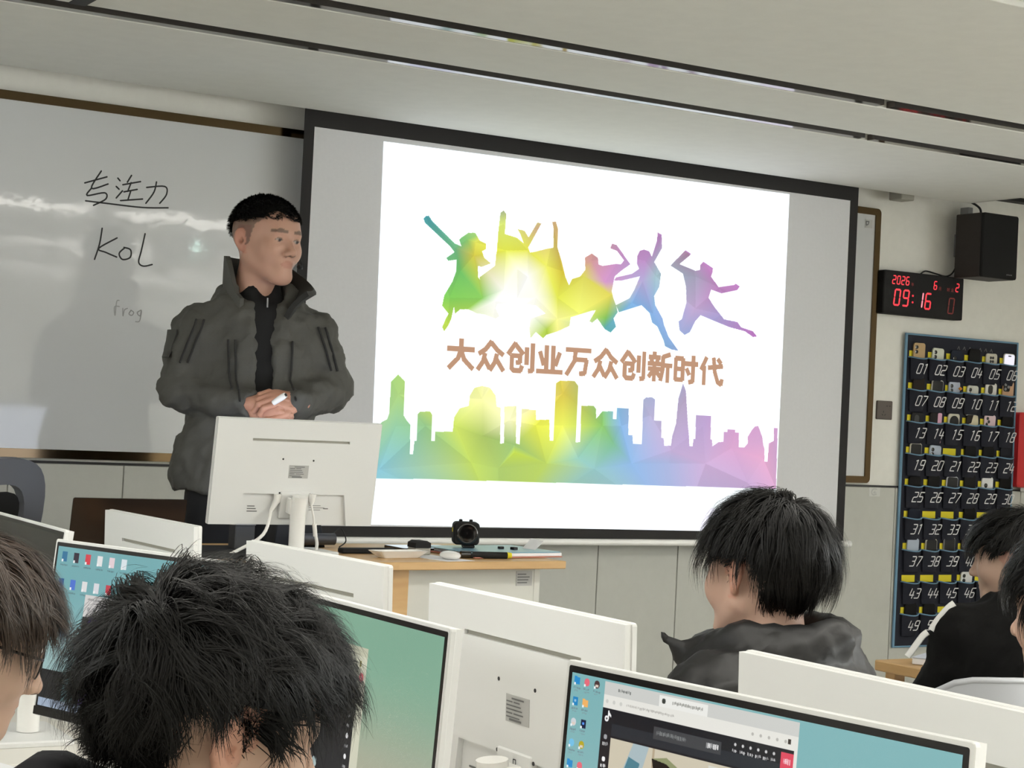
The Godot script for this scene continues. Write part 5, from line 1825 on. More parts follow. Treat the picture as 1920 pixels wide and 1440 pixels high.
	for x in [-0.16, 0.16]:
		for z in [-0.18, 0.18]:
			part(t, "leg", Bag.new().box(Vector3(x, 0.313, z), Vector3(0.03, 0.626, 0.03), 0.002), M.beech)
	t = thing("laptop", "dark brown laptop standing open left of the lecturer's monitor", "laptop", Vector3(-2.055, PLATFORM + 0.6505, 0.80))
	part(t, "base", Bag.new().box(Vector3(0, 0.007, -0.115), Vector3(0.335, 0.013, 0.23), 0.003), M.dark_grey)
	var lid := Transform3D(Basis(Vector3.RIGHT, 0.20), Vector3(0, 0.013, 0.0))
	b = Bag.new().prism(shifted(rrect(0.335, 0.215, 0.006), Vector2(0, 0.1075)), -0.003, 0.003, lid, 0.001, 0.001)
	part(t, "lid", b, mat(Color(0.27, 0.22, 0.18), 0.25, 0.7))
	part(t, "mark", Bag.new().box(lid * Vector3(0.09, 0.10, 0.0033), Vector3(0.006, 0.007, 0.0005), 0.0, lid.basis), M.metal)


func tray_wall(w1: float, d1: float, w0: float, d0: float, h: float) -> Bag:
	var b := Bag.new()
	var o := rrect(w1, d1, 0.014)
	var i := rrect(w0, d0, 0.010)
	for k in o.size():
		var k2 := (k + 1) % o.size()
		var q := PackedVector3Array([Vector3(i[k].x, 0, -i[k].y), Vector3(i[k2].x, 0, -i[k2].y), Vector3(o[k2].x, h, -o[k2].y), Vector3(o[k].x, h, -o[k].y)])
		var out := Vector3(o[k].x, -0.02, -o[k].y)
		b.face(q, out)
		var s := PackedVector3Array()
		for p in q:
			s.append(Vector3(p.x * 0.95, p.y + 0.0005, p.z * 0.9))
		b.face(s, -out)
	return b


# ---------------------------------------------------------------- people
# head axes: origin between the ears, +z where the face looks, +y up, +x to the person's left
func skin_fill(b: Bag, from: int, pick: Callable) -> void:
	while b.c.size() < from:
		b.c.append(Color.WHITE)
	for k in range(from, b.v.size()):
		b.c.append(pick.call(b.v[k]))


func head_into(b: Bag, xf: Transform3D, tone: Color, cell: float, shaved := false, brow := Color(0.03, 0.025, 0.02)) -> void:
	var f := Field.new(Vector3(-0.115, -0.215, -0.135), Vector3(0.115, 0.135, 0.135), cell)
	f.blob(Vector3(0, 0.025, -0.012), Vector3(0.076, 0.087, 0.097), 0.02)
	f.blob(Vector3(0, -0.015, 0.026), Vector3(0.066, 0.088, 0.064), 0.03)
	for s: float in [-1.0, 1.0]:
		f.bone(Vector3(s * 0.052, -0.055, -0.002), Vector3(s * 0.018, -0.103, 0.060), 0.021, 0.020, 0.03)
		f.blob(Vector3(s * 0.040, -0.034, 0.056), Vector3(0.027, 0.028, 0.026), 0.025)
	f.blob(Vector3(0, -0.106, 0.068), Vector3(0.023, 0.017, 0.018), 0.02)
	f.bone(Vector3(-0.036, 0.014, 0.076), Vector3(0.036, 0.014, 0.076), 0.011, 0.011, 0.02)
	f.blob(Vector3(0, 0.046, 0.056), Vector3(0.05, 0.034, 0.024), 0.03)
	f.blob(Vector3(0, -0.068, 0.072), Vector3(0.026, 0.024, 0.017), 0.02)
	f.bone(Vector3(0, 0.008, 0.082), Vector3(0, -0.034, 0.104), 0.0075, 0.0100, 0.010)
	f.blob(Vector3(0, -0.038, 0.104), Vector3(0.0115, 0.0105, 0.0120), 0.008)
	for s: float in [-1.0, 1.0]:
		f.blob(Vector3(s * 0.0125, -0.041, 0.095), Vector3(0.0085, 0.008, 0.0105), 0.006)
		f.carve(Vector3(s * 0.031, -0.003, 0.096), Vector3(0.017, 0.0115, 0.013), 0.012)
		f.blob(Vector3(s * 0.031, -0.003, 0.0755), Vector3(0.0135, 0.0115, 0.0115), 0.003)
		f.bone(Vector3(s * 0.019, 0.004, 0.0855), Vector3(s * 0.044, 0.003, 0.0785), 0.0035, 0.0035, 0.004)
	f.blob(Vector3(0, -0.0655, 0.0850), Vector3(0.021, 0.0050, 0.0070), 0.005)
	f.blob(Vector3(0, -0.0765, 0.0830), Vector3(0.018, 0.0058, 0.0072), 0.005)
	f.carve(Vector3(0, -0.0705, 0.0930), Vector3(0.022, 0.0016, 0.008), 0.002)
	# ears: a tilted dish with a rim, a hollow, a lobe
	for s: float in [-1.0, 1.0]:
		var eb := Basis(Vector3.UP, s * -0.45) * Basis(Vector3.RIGHT, -0.18)
		var ec := Vector3(s * 0.081, -0.006, -0.012)
		f.blob(ec, Vector3(0.0085, 0.031, 0.0185), 0.006, eb)
		f.carve(ec + Vector3(s * 0.010, 0.004, 0.003), Vector3(0.0075, 0.0205, 0.0105), 0.004, eb)
		f.carve(ec + Vector3(s * 0.002, -0.006, 0.006), Vector3(0.007, 0.008, 0.006), 0.003, eb)
		f.blob(ec + Vector3(s * -0.002, -0.027, 0.004), Vector3(0.006, 0.009, 0.008), 0.005, eb)
	f.bone(Vector3(0, -0.06, -0.022), Vector3(0, -0.20, -0.040), 0.052, 0.060, 0.025)
	var from := b.v.size()
	f.mesh_into(b, xf)
	var inv := xf.affine_inverse()
	skin_fill(b, from, func(w: Vector3) -> Color:
		var p := inv * w
		var ax := absf(p.x)
		var c := tone
		if Vector2(p.x / 0.021, (p.y + 0.071) / 0.0105).length() < 1.0 and p.z > 0.078:
			c = c.lerp(Color(tone.r * 0.78, tone.g * 0.55, tone.b * 0.55), 0.55)
		if ax > 0.074 and absf(p.y + 0.006) < 0.04 and p.z < 0.02:
			c = c.lerp(Color(tone.r, tone.g * 0.72, tone.b * 0.68), 0.6)
		var bx := (ax - 0.033) / 0.021
		if absf(bx) < 1.0 and absf(p.y - 0.0185 - 0.004 * (1.0 - bx * bx)) < 0.0045 and p.z > 0.05:
			c = c.lerp(brow, 0.7)
		var e := Vector2((ax - 0.031) / 0.0105, (p.y + 0.0035) / 0.0042).length()
		if e < 1.0 and p.z > 0.07:
			c = Color(0.30, 0.26, 0.24)
			if Vector2(p.x - signf(p.x) * 0.031 - 0.002, p.y + 0.003).length() < 0.0066:
				c = Color(0.02, 0.015, 0.012)
		elif e < 1.3 and p.z > 0.07 and p.y > -0.003:
			c = c.lerp(brow, 0.6)
		if Vector2((ax - 0.008) / 0.004, (p.y + 0.047) / 0.003).length() < 1.0 and p.z > 0.09:
			c = c * 0.25
		if shaved:
			var line := hairline(Vector3(p.x, 0, p.z + 0.012), 0)
			if p.y > line - 0.006 and p.z < 0.055 and not (ax > 0.078 and p.y < 0.028):
				c = c.lerp(Color(0.075, 0.06, 0.05), 0.65)
		return c)


func hairline(p: Vector3, style: int) -> float:  # height of the hair's lower edge for a direction round the head
	var az := rad_to_deg(atan2(absf(p.x), p.z))
	var keys: Array = [[0, 0.066], [38, 0.060], [58, 0.045], [72, -0.012], [84, -0.022], [92, 0.020], [112, 0.022], [128, -0.030], [150, -0.085], [180, -0.095]]
	if style == 1:
		keys = [[0, 0.052], [30, 0.052], [50, 0.050], [75, 0.046], [110, 0.044], [140, 0.03], [180, 0.005]]
	for k in keys.size() - 1:
		if az <= keys[k + 1][0]:
			return lerpf(keys[k][1], keys[k + 1][1], (az - keys[k][0]) / (keys[k + 1][0] - keys[k][0]))
	return keys[-1][1]


# hair as guided locks: each guide leaves the scalp away from the crown, rides over the skull and falls; strands cling to it
func hair_into(b: Bag, xf: Transform3D, o: Dictionary) -> void:
	var e := Vector3(0, 0.025, -0.012)
	var r := Vector3(0.080, 0.092, 0.104)
	var rng := RandomNumberGenerator.new()
	rng.seed = o.get("seed", 1)
	var fn := FastNoiseLite.new()
	fn.seed = o.get("seed", 1)
	fn.frequency = o.get("wave", 14.0)
	var whorl: Vector3 = o.get("crown", Vector3(0.12, 0.80, -0.60)).normalized()
	var style: int = o.get("style", 0)
	var puff: float = o.get("puff", 0.03)
	var length: float = o.get("length", 0.10)
	var steps: int = o.get("steps", 8)
	var guides: int = o.get("guides", 300)
	var kids: int = o.get("kids", 20)
	var width: float = o.get("width", 0.0011)
	var clump: float = o.get("clump", 0.010)
	var down: Vector3 = xf.basis.transposed() * Vector3.DOWN
	var fall: float = o.get("fall", 0.8)
	var curl: float = o.get("curl", 0.5)
	var clear: bool = style == 0
	var tidy: bool = o.get("tidy", true)
	var edge: float = o.get("brim", 0.022)
	# the dark body of hair under the locks
	var lat := 60
	var lon := 96
	var first := b.v.size()
	var keep := PackedByteArray()
	for i in lat + 1:
		for j in lon:
			var th := PI * i / lat
			var ph := TAU * j / lon
			var d := Vector3(sin(th) * sin(ph), cos(th), sin(th) * cos(ph))
			var p := e + d * r
			var h := p.y - hairline(p - e, style)
			var lift := 1.0 + puff * 0.30 / 0.09 * smoothstep(-0.01, 0.05, h) + 0.015
			var q := e + d * r * lift
			b.put(xf * q, (xf.basis * (d / r)).normalized())
			keep.append(1 if h > (0.010 if style == 0 else 0.001) and not (style == 0 and absf(p.x) > 0.050 and p.y < 0.030 and p.z > -0.045) else 0)
	for i in lat:
		for j in lon:
			var a := i * lon + j
			var c := i * lon + (j + 1) % lon
			if keep[a] + keep[c] + keep[a + lon] + keep[c + lon] < 4:
				continue
			b.tri(first + a, first + a + lon, first + c + lon)
			b.tri(first + a, first + c + lon, first + c)
	var made := 0
	var n := 0
	while made < guides and n < guides * 6:
		n += 1
		var u := rng.randf_range(-0.75, 1.0)
		var an := rng.randf() * TAU
		var d := Vector3(sqrt(1 - u * u) * sin(an), u, sqrt(1 - u * u) * cos(an))
		if made % 14 == 0 and style == 0:  # some always start close round the crown
			d = (whorl + Vector3(rng.randfn(), rng.randfn(), rng.randfn()) * 0.16).normalized()
		var p := e + d * r
		if p.y < hairline(p - e, style) + 0.002:
			continue
		made += 1
		var nn := (d / r).normalized()
		var t := p - (e + whorl * r)
		t -= nn * t.dot(nn)
		t = t.normalized() if t.length() > 0.004 else nn.cross(Vector3(rng.randf(), rng.randf(), rng.randf())).normalized()
		var swirl: float = fn.get_noise_3dv(p) * curl * 1.6 + o.get("part", 0.0) + rng.randfn() * o.get("tousle", 0.1)
		if (d - whorl).length() < 0.22:
			swirl += rng.randf_range(-1.2, 1.2)
		t = t.rotated(nn, swirl)
		if o.has("sweep"):
			var sw: Vector3 = o.sweep
			sw -= nn * sw.dot(nn)
			t = (t + sw * smoothstep(-0.2, 0.7, d.y)).normalized()
		var len: float = length * rng.randf_range(0.75, 1.15)
		if d.z < -0.2 and d.y < 0.1:
			len *= o.get("nape", 0.55)
		if absf(d.x) > 0.75 and d.y < 0.25:
			len *= o.get("side", 0.7)
		if d.z > 0.45 and d.y > 0.2:
			len *= o.get("fringe", 1.0)
		var path := PackedVector3Array()
		var st := len / steps
		var rise := rng.randf_range(0.85 - o.get("mess", 0.3), 0.85 + o.get("mess", 0.3))
		var brim := edge + rng.randf_range(-0.006, 0.010)
		for k in steps + 1:
			path.append(p)
			if clear and absf(p.x) > 0.060 and p.y < brim and p.z > -0.030 and p.z < 0.012:
				continue
			var v := float(k) / steps
			var dir: Vector3 = (t + nn * o.get("lift", 0.5) * (1.0 - v * 1.4) + down * fall * v).normalized()
			p += dir * st
			var q := (p - e) / r
			var l := q.length()
			var hug := 1.0 if not tidy else lerpf(0.30, 1.0, smoothstep(-0.09, 0.045, p.y))
			var m := 1.0 + puff / 0.09 * rise * hug * clampf(0.55 + v * 1.1, 0, 1)
			if l < m:
				p = e + q / l * m * r
			nn = (q / r).normalized()
			t = (dir - nn * dir.dot(nn) * 0.8).normalized()
			t = t.rotated(nn, fn.get_noise_3dv(p * 2.0 + Vector3(made, 0, 0) * 0.003) * curl)
		for k2 in kids:
			var off := Vector3(rng.randfn(), rng.randfn(), rng.randfn()) * clump * 0.55
			var tighten := rng.randf_range(0.35, 0.9)
			var w := width * rng.randf_range(0.7, 1.3)
			var f := b.v.size()
			var stray: Vector3 = Vector3(rng.randfn(), rng.randfn(), rng.randfn()) * o.get("stray", 0.004)
			var cut_ := rng.randf_range(0.7, 1.0)
			for k in steps + 1:
				var v := float(k) / steps
				var a: Vector3 = path[mini(int(k * cut_), steps)].lerp(path[mini(int(k * cut_) + 1, steps)], k * cut_ - int(k * cut_))
				var c: Vector3 = a + off * (1.0 - tighten * v) + stray * v * v
				var ou: Vector3 = ((c - e) / (r * r)).normalized()
				var tg := (path[mini(k + 1, steps)] - path[maxi(k - 1, 0)]).normalized()
				if tg.length() < 0.5:
					tg = down
				var sd := tg.cross(ou).normalized()
				var ww := w * (1.0 - 0.85 * v * v)
				var lean: Vector3 = ou.rotated(tg, rng.randf_range(-0.5, 0.5))
				b.put(xf * (c + sd * ww), (xf.basis * (lean + sd * 0.5)).normalized())
				b.put(xf * (c - sd * ww), (xf.basis * (lean - sd * 0.5)).normalized())
			for k in steps:
				var a := f + k * 2
				b.tri(a, a + 2, a + 3)
				b.tri(a, a + 3, a + 1)


func hand_into(b: Bag, wrist: Vector3, along: Vector3, palm: Vector3, curl: float, left: bool, tone: Color, spread := 0.0) -> void:
	var y := along.normalized()
	var z := (palm - y * palm.dot(y)).normalized()
	var x := y.cross(z) * (1.0 if left else -1.0)
	var f := Field.new(Vector3(-0.075, -0.035, -0.06), Vector3(0.085, 0.20, 0.11), 0.0036)
	f.bone(Vector3(0, -0.03, 0), Vector3(0, 0.02, 0), 0.026, 0.027, 0.01)
	f.blob(Vector3(0, 0.050, 0), Vector3(0.041, 0.048, 0.0155), 0.012)
	var ln := [0.062, 0.078, 0.084, 0.074]
	for k in 4:
		var p := Vector3(-0.029 + k * 0.0195, 0.082 + [0.0, 0.008, 0.010, 0.006][k], 0.0)
		var a := curl * 0.55
		for j in 3:
			var l: float = ln[k] * [0.46, 0.31, 0.25][j]
			var q := p + Vector3((k - 1.5) * spread * l, cos(a) * l, sin(a) * l)
			f.bone(p, q, 0.0092 - j * 0.0007, 0.0086 - j * 0.0008, 0.004)
			p = q
			a += curl * [0.9, 0.75, 0.0][j]
	var th := [Vector3(0.026, 0.018, 0.006), Vector3(0.048, 0.048, 0.016), Vector3(0.054, 0.078, 0.026 + curl * 0.006), Vector3(0.048, 0.100, 0.034 + curl * 0.010)]
	for j in 3:
		f.bone(th[j], th[j + 1], [0.016, 0.0115, 0.0100][j], [0.0115, 0.0100, 0.0088][j], 0.008)
	var from := b.v.size()
	var hb := Bag.new()
	f.mesh_into(hb, Transform3D.IDENTITY)
	for k in hb.v.size():
		var q := hb.v[k]
		var nn := hb.n[k]
		b.put(wrist + x * q.x + y * q.y + z * q.z, x * nn.x + y * nn.y + z * nn.z)
	for k in range(0, hb.ix.size(), 3):
		var flip: bool = (x.cross(y)).dot(z) < 0.0
		b.ix.append(from + hb.ix[k])
		b.ix.append(from + hb.ix[k + 2 if flip else k + 1])
		b.ix.append(from + hb.ix[k + 1 if flip else k + 2])
	skin_fill(b, from, func(_w: Vector3) -> Color: return Color(tone.r, tone.g * 0.9, tone.b * 0.86))


func folds(seed_: int, freq: float) -> FastNoiseLite:
	var fn := FastNoiseLite.new()
	fn.seed = seed_
	fn.frequency = freq
	fn.fractal_octaves = 3
	fn.fractal_gain = 0.6
	return fn


func build_lecturer() -> void:
	# local axes: x to his left, y up from the platform, z ahead of his chest
	var t := thing("person", "lecturer in a dark olive jacket with clasped hands standing at the whiteboard", "person", Vector3(-1.650, PLATFORM, 0.735))
	t.basis = face_basis(Vector3(-0.229, 0, 0.973))
	var tone := Color(0.47, 0.27, 0.195)
	var b := Bag.new()
	# body under the clothes: torso, arms, legs
	var f := Field.new(Vector3(-0.36, 0.0, -0.22), Vector3(0.36, 1.56, 0.34), 0.02)
	f.bone(Vector3(0, 0.96, 0), Vector3(0, 1.34, -0.01), 0.11, 0.12, 0.05)
	f.bone(Vector3(0, 1.36, -0.02), Vector3(0.01, 1.52, -0.02), 0.07, 0.056, 0.04)
	var wr := Vector3(-0.045, 1.158, 0.185)
	var wl := Vector3(0.082, 1.168, 0.185)
	var er := Vector3(-0.222, 1.190, 0.010)
	var el := Vector3(0.226, 1.205, 0.010)
	for s: float in [-1.0, 1.0]:
		f.bone(Vector3(s * 0.05, 1.37, -0.01), Vector3(s * 0.145, 1.355, -0.01), 0.06, 0.045, 0.03)
		f.bone(Vector3(s * 0.145, 1.355, -0.01), el if s > 0 else er, 0.046, 0.038, 0.02)
		f.bone(el if s > 0 else er, wl if s > 0 else wr, 0.026, 0.022, 0.02)
		f.bone(Vector3(s * 0.09, 0.94, 0), Vector3(s * 0.10, 0.50, 0.015), 0.078, 0.056, 0.03)
		f.bone(Vector3(s * 0.10, 0.50, 0.015), Vector3(s * 0.11, 0.08, -0.01), 0.054, 0.036, 0.02)
		f.bone(Vector3(s * 0.11, 0.05, -0.03), Vector3(s * 0.125, 0.035, 0.13), 0.034, 0.03, 0.02)
	f.mesh_into(b)
	skin_fill(b, 0, func(_w: Vector3) -> Color: return tone)
	var hx := Transform3D(face_basis(Vector3(sin(0.56), -0.03, cos(0.56))).scaled(Vector3(1.12, 1.07, 1.07)), Vector3(0.010, 1.655, 0.020))
	head_into(b, hx, tone, 0.0042, true)
	hand_into(b, wr, Vector3(0.75, -0.08, 0.45), Vector3(0.25, -0.2, -0.9), 1.25, false, tone)
	hand_into(b, wl + Vector3(0.01, 0.005, 0.0), Vector3(-0.85, 0.06, 0.35), Vector3(-0.2, -0.75, -0.6), 1.05, true, tone)
	part(t, "body", b, M.skin)
	# cropped hair
	b = Bag.new()
	hair_into(b, hx, {"seed": 21, "style": 1, "puff": 0.013, "length": 0.014, "steps": 3, "guides": 1500, "kids": 6, "width": 0.0010, "clump": 0.005, "lift": 0.6, "fall": 0.3, "curl": 0.2, "stray": 0.001, "mess": 0.12, "tidy": false, "nape": 0.5, "side": 0.6, "fringe": 0.8})
	part(t, "hair", b, M.hair_short)
	# black pullover with a zipped neck
	f = Field.new(Vector3(-0.26, 0.90, -0.2), Vector3(0.26, 1.62, 0.25), 0.014)
	f.blob(Vector3(0, 1.24, 0.0), Vector3(0.175, 0.25, 0.125), 0.04)
	f.bone(Vector3(0, 1.40, -0.005), Vector3(0.0, 1.500, -0.012), 0.085, 0.068, 0.03)
	f.carve(Vector3(0.018, 1.565, 0.085), Vector3(0.050, 0.105, 0.075), 0.01)
	f.cut(Vector3(0, 1.535, 0), Vector3(0, 1, 0.3).normalized())
	b = Bag.new()
	f.mesh_into(b)
	part(t, "pullover", b, M.shirt_black)
	var zp := f.hit(Vector3(0.012, 1.462, 0.3), Vector3(0, 0, -1))
	b = Bag.new().tube(PackedVector3Array([zp + Vector3(0, 0.014, 0), zp + Vector3(0, -0.014, 0.004)]), 0.003, 6)
	part(t, "zip_pull", b, M.metal)
	# jacket
	f = Field.new(Vector3(-0.40, 0.86, -0.24), Vector3(0.40, 1.58, 0.36), 0.012)
	f.blob(Vector3(0, 1.235, -0.005), Vector3(0.200, 0.265, 0.148), 0.05)
	f.bone(Vector3(0, 0.84, -0.005), Vector3(0, 1.12, -0.005), 0.155, 0.150, 0.05)
	f.blob(Vector3(-0.02, 0.96, -0.005), Vector3(0.222, 0.22, 0.150), 0.05)
	for s: float in [-1.0, 1.0]:
		var e := el if s > 0 else er
		var w := wl if s > 0 else wr
		f.bone(Vector3(s * 0.05, 1.43, -0.015), Vector3(s * 0.165, 1.372, -0.015), 0.062, 0.078, 0.05)
		f.bone(Vector3(s * 0.175, 1.352, -0.015), e + Vector3(-s * 0.006, 0.01, 0), 0.082, 0.068, 0.022)
		var wr2: Vector3 = e.lerp(w, 0.95)
		f.bone(e, wr2, 0.064, 0.046, 0.020)
	f.bone(Vector3(-0.075, 1.47, -0.02), Vector3(0.075, 1.47, -0.02), 0.06, 0.06, 0.03)
	f.cut(Vector3(0, 0.893, 0), Vector3(0, -1, 0))
	f.carve_bone(Vector3(0.012, 1.54, 0.10), Vector3(0.006, 1.32, 0.170), 0.072, 0.046, 0.008)
	f.carve(Vector3(0.006, 1.26, 0.165), Vector3(0.027, 0.20, 0.075), 0.006)
	f.carve_bone(Vector3(0.0, 1.64, 0.0), Vector3(0.0, 1.50, 0.0), 0.09, 0.075, 0.012)
	f.carve(wr + Vector3(0.03, 0, 0.02), Vector3(0.045, 0.03, 0.03), 0.01)
	var fold := folds(9, 10.0)
	b = Bag.new()
	f.mesh_into(b, Transform3D.IDENTITY, fold, 0.020)
	part(t, "jacket", b, M.jacket_olive)
	# stand-up collar, turned out on his left
	for half in 2:
		var rows := []
		for r in 7:
			var line := PackedVector3Array()
			var v := r / 6.0
			for c in 17:
				var u := c / 16.0
				var th := (-2.45 + 2.55 * u) if half == 0 else (0.05 + 2.45 * u)
				var flare := 0.0
				var top := 1.592
				if half == 1:
					flare = smoothstep(0.35, 1.0, u) * 0.085
					top = 1.592 - 0.075 * smoothstep(0.3, 1.0, u)
				else:
					top = 1.600 - 0.13 * smoothstep(0.55, 0.0, u) * smoothstep(0.35, 0.0, u)
				var low := 1.452 - 0.075 * pow(absf(th) / 2.5, 3.0)
				var rad := lerpf(0.100, 0.100, v) + flare * v * v
				line.append(Vector3(sin(th) * rad * 1.02, lerpf(low, top, v) - flare * 0.3 * v * v, -cos(th) * rad * (1.0 + 0.22 * pow(absf(th) / 2.5, 2.0)) - 0.012))
			rows.append(line)
		b = Bag.new().sheet(rows, 0.016)
		part(t, "collar", b, M.jacket_olive if half == 0 else M.jacket_lining)
	# chest zips, sleeve zips, placket edges
	var zips := [[-0.085, 1.345, -0.078, 1.165], [-0.105, 1.345, -0.098, 1.20], [0.085, 1.350, 0.080, 1.175]]
	for z in zips:
		var p := PackedVector3Array()
		for k in 7:
			var q := Vector2(z[0], z[1]).lerp(Vector2(z[2], z[3]), k / 6.0)
			var z_at := f.hit(Vector3(q.x, q.y, 0.34), Vector3(0, 0, -1))
			p.append(z_at + Vector3(0, 0, 0.002 + fold.get_noise_3dv(z_at) * 0.018))
		part(t, "chest_zip", Bag.new().tube(p, 0.0034, 6), M.jacket_seam)
	for s: float in [-1.0, 1.0]:
		for k in 2:
			var p := PackedVector3Array()
			for q in 8:
				var v := q / 7.0
				var at := Vector3(s * lerpf(0.172, 0.215, v) + s * 0.022 * k, lerpf(1.40, 1.27, v), 0.3)
				var z_at := f.hit(at, Vector3(0, 0, -1))
				p.append(z_at + Vector3(0, 0, 0.003 + fold.get_noise_3dv(z_at) * 0.018))
			part(t, "sleeve_zip", Bag.new().tube(p, 0.0036, 6), M.jacket_seam)
	# hook-and-loop patch on his right sleeve
	var rows2 := []
	for r in 6:
		var line := PackedVector3Array()
		for c in 6:
			var from := Vector3(-0.42, 1.368 - r * 0.0165, -0.03 + c * 0.013)
			line.append(f.hit(from, Vector3(0.92, 0, 0.0).normalized()) + Vector3(-0.002, 0, 0))
		rows2.append(line)
	part(t, "sleeve_patch", Bag.new().sheet(rows2, 0.004), M.jacket_patch)
	# trousers and shoes
	f = Field.new(Vector3(-0.26, 0.03, -0.2), Vector3(0.26, 1.06, 0.22), 0.018)
	f.bone(Vector3(-0.06, 0.96, 0), Vector3(0.06, 0.96, 0), 0.125, 0.125, 0.03)
	for s: float in [-1.0, 1.0]:
		f.bone(Vector3(s * 0.09, 0.92, 0), Vector3(s * 0.105, 0.50, 0.01), 0.105, 0.080, 0.02)
		f.bone(Vector3(s * 0.105, 0.50, 0.01), Vector3(s * 0.11, 0.10, -0.01), 0.080, 0.068, 0.02)
	f.cut(Vector3(0, 0.06, 0), Vector3(0, -1, 0))
	b = Bag.new()
	f.mesh_into(b, Transform3D.IDENTITY, folds(4, 12.0), 0.006)
	part(t, "trousers", b, M.trousers)
	for s: float in [-1.0, 1.0]:
		f = Field.new(Vector3(s * 0.115 - 0.07, -0.01, -0.13), Vector3(s * 0.115 + 0.07, 0.12, 0.22), 0.01)
		f.bone(Vector3(s * 0.112, 0.045, -0.06), Vector3(s * 0.122, 0.038, 0.14), 0.044, 0.040, 0.02)
		f.cut(Vector3(0, 0.001, 0), Vector3(0, -1, 0))
		b = Bag.new()
		f.mesh_into(b)
		part(t, "shoe", b, M.shoe)
	# headset microphone: a boom from the far ear to a foam tip at his lips
	var h := thing("headset_microphone", "tiny black headset microphone at the lecturer's mouth", "microphone", t.position)
	h.basis = t.basis
	b = Bag.new()
	var ear := hx * Vector3(0.088, -0.015, 0.012)
	var tip := hx * Vector3(0.030, -0.073, 0.104)
	b.tube(smooth_path(PackedVector3Array([ear, hx * Vector3(0.086, -0.05, 0.045), hx * Vector3(0.058, -0.075, 0.085), tip])), 0.0018, 6)
	part(h, "boom", b, M.black)
	part(h, "foam_tip", Bag.new().lathe(v2([0, -0.011, 0.007, -0.006, 0.0085, 0, 0.007, 0.006, 0, 0.011]), Transform3D(Basis(Vector3.RIGHT, PI / 2), tip), 10), M.black_soft)
	# the small white clicker in his hand
	h = thing("presenter_remote", "small white presenter with a black button in the lecturer's hand", "remote", t.transform * Vector3(0.030, 1.182, 0.285))
	h.basis = t.basis * Basis(Vector3.UP, 0.5) * Basis(Vector3.RIGHT, -0.25)
	part(h, "body", Bag.new().tube(v3([-0.008, -0.01, -0.03, 0, 0, 0, 0.004, 0.004, 0.012]), PackedFloat32Array([0.008, 0.0095, 0.008]), 12), M.white_gloss)
	part(h, "button", Bag.new().tube(v3([0.004, 0.004, 0.0115, 0.0045, 0.0045, 0.0145]), 0.0048, 10), M.black)


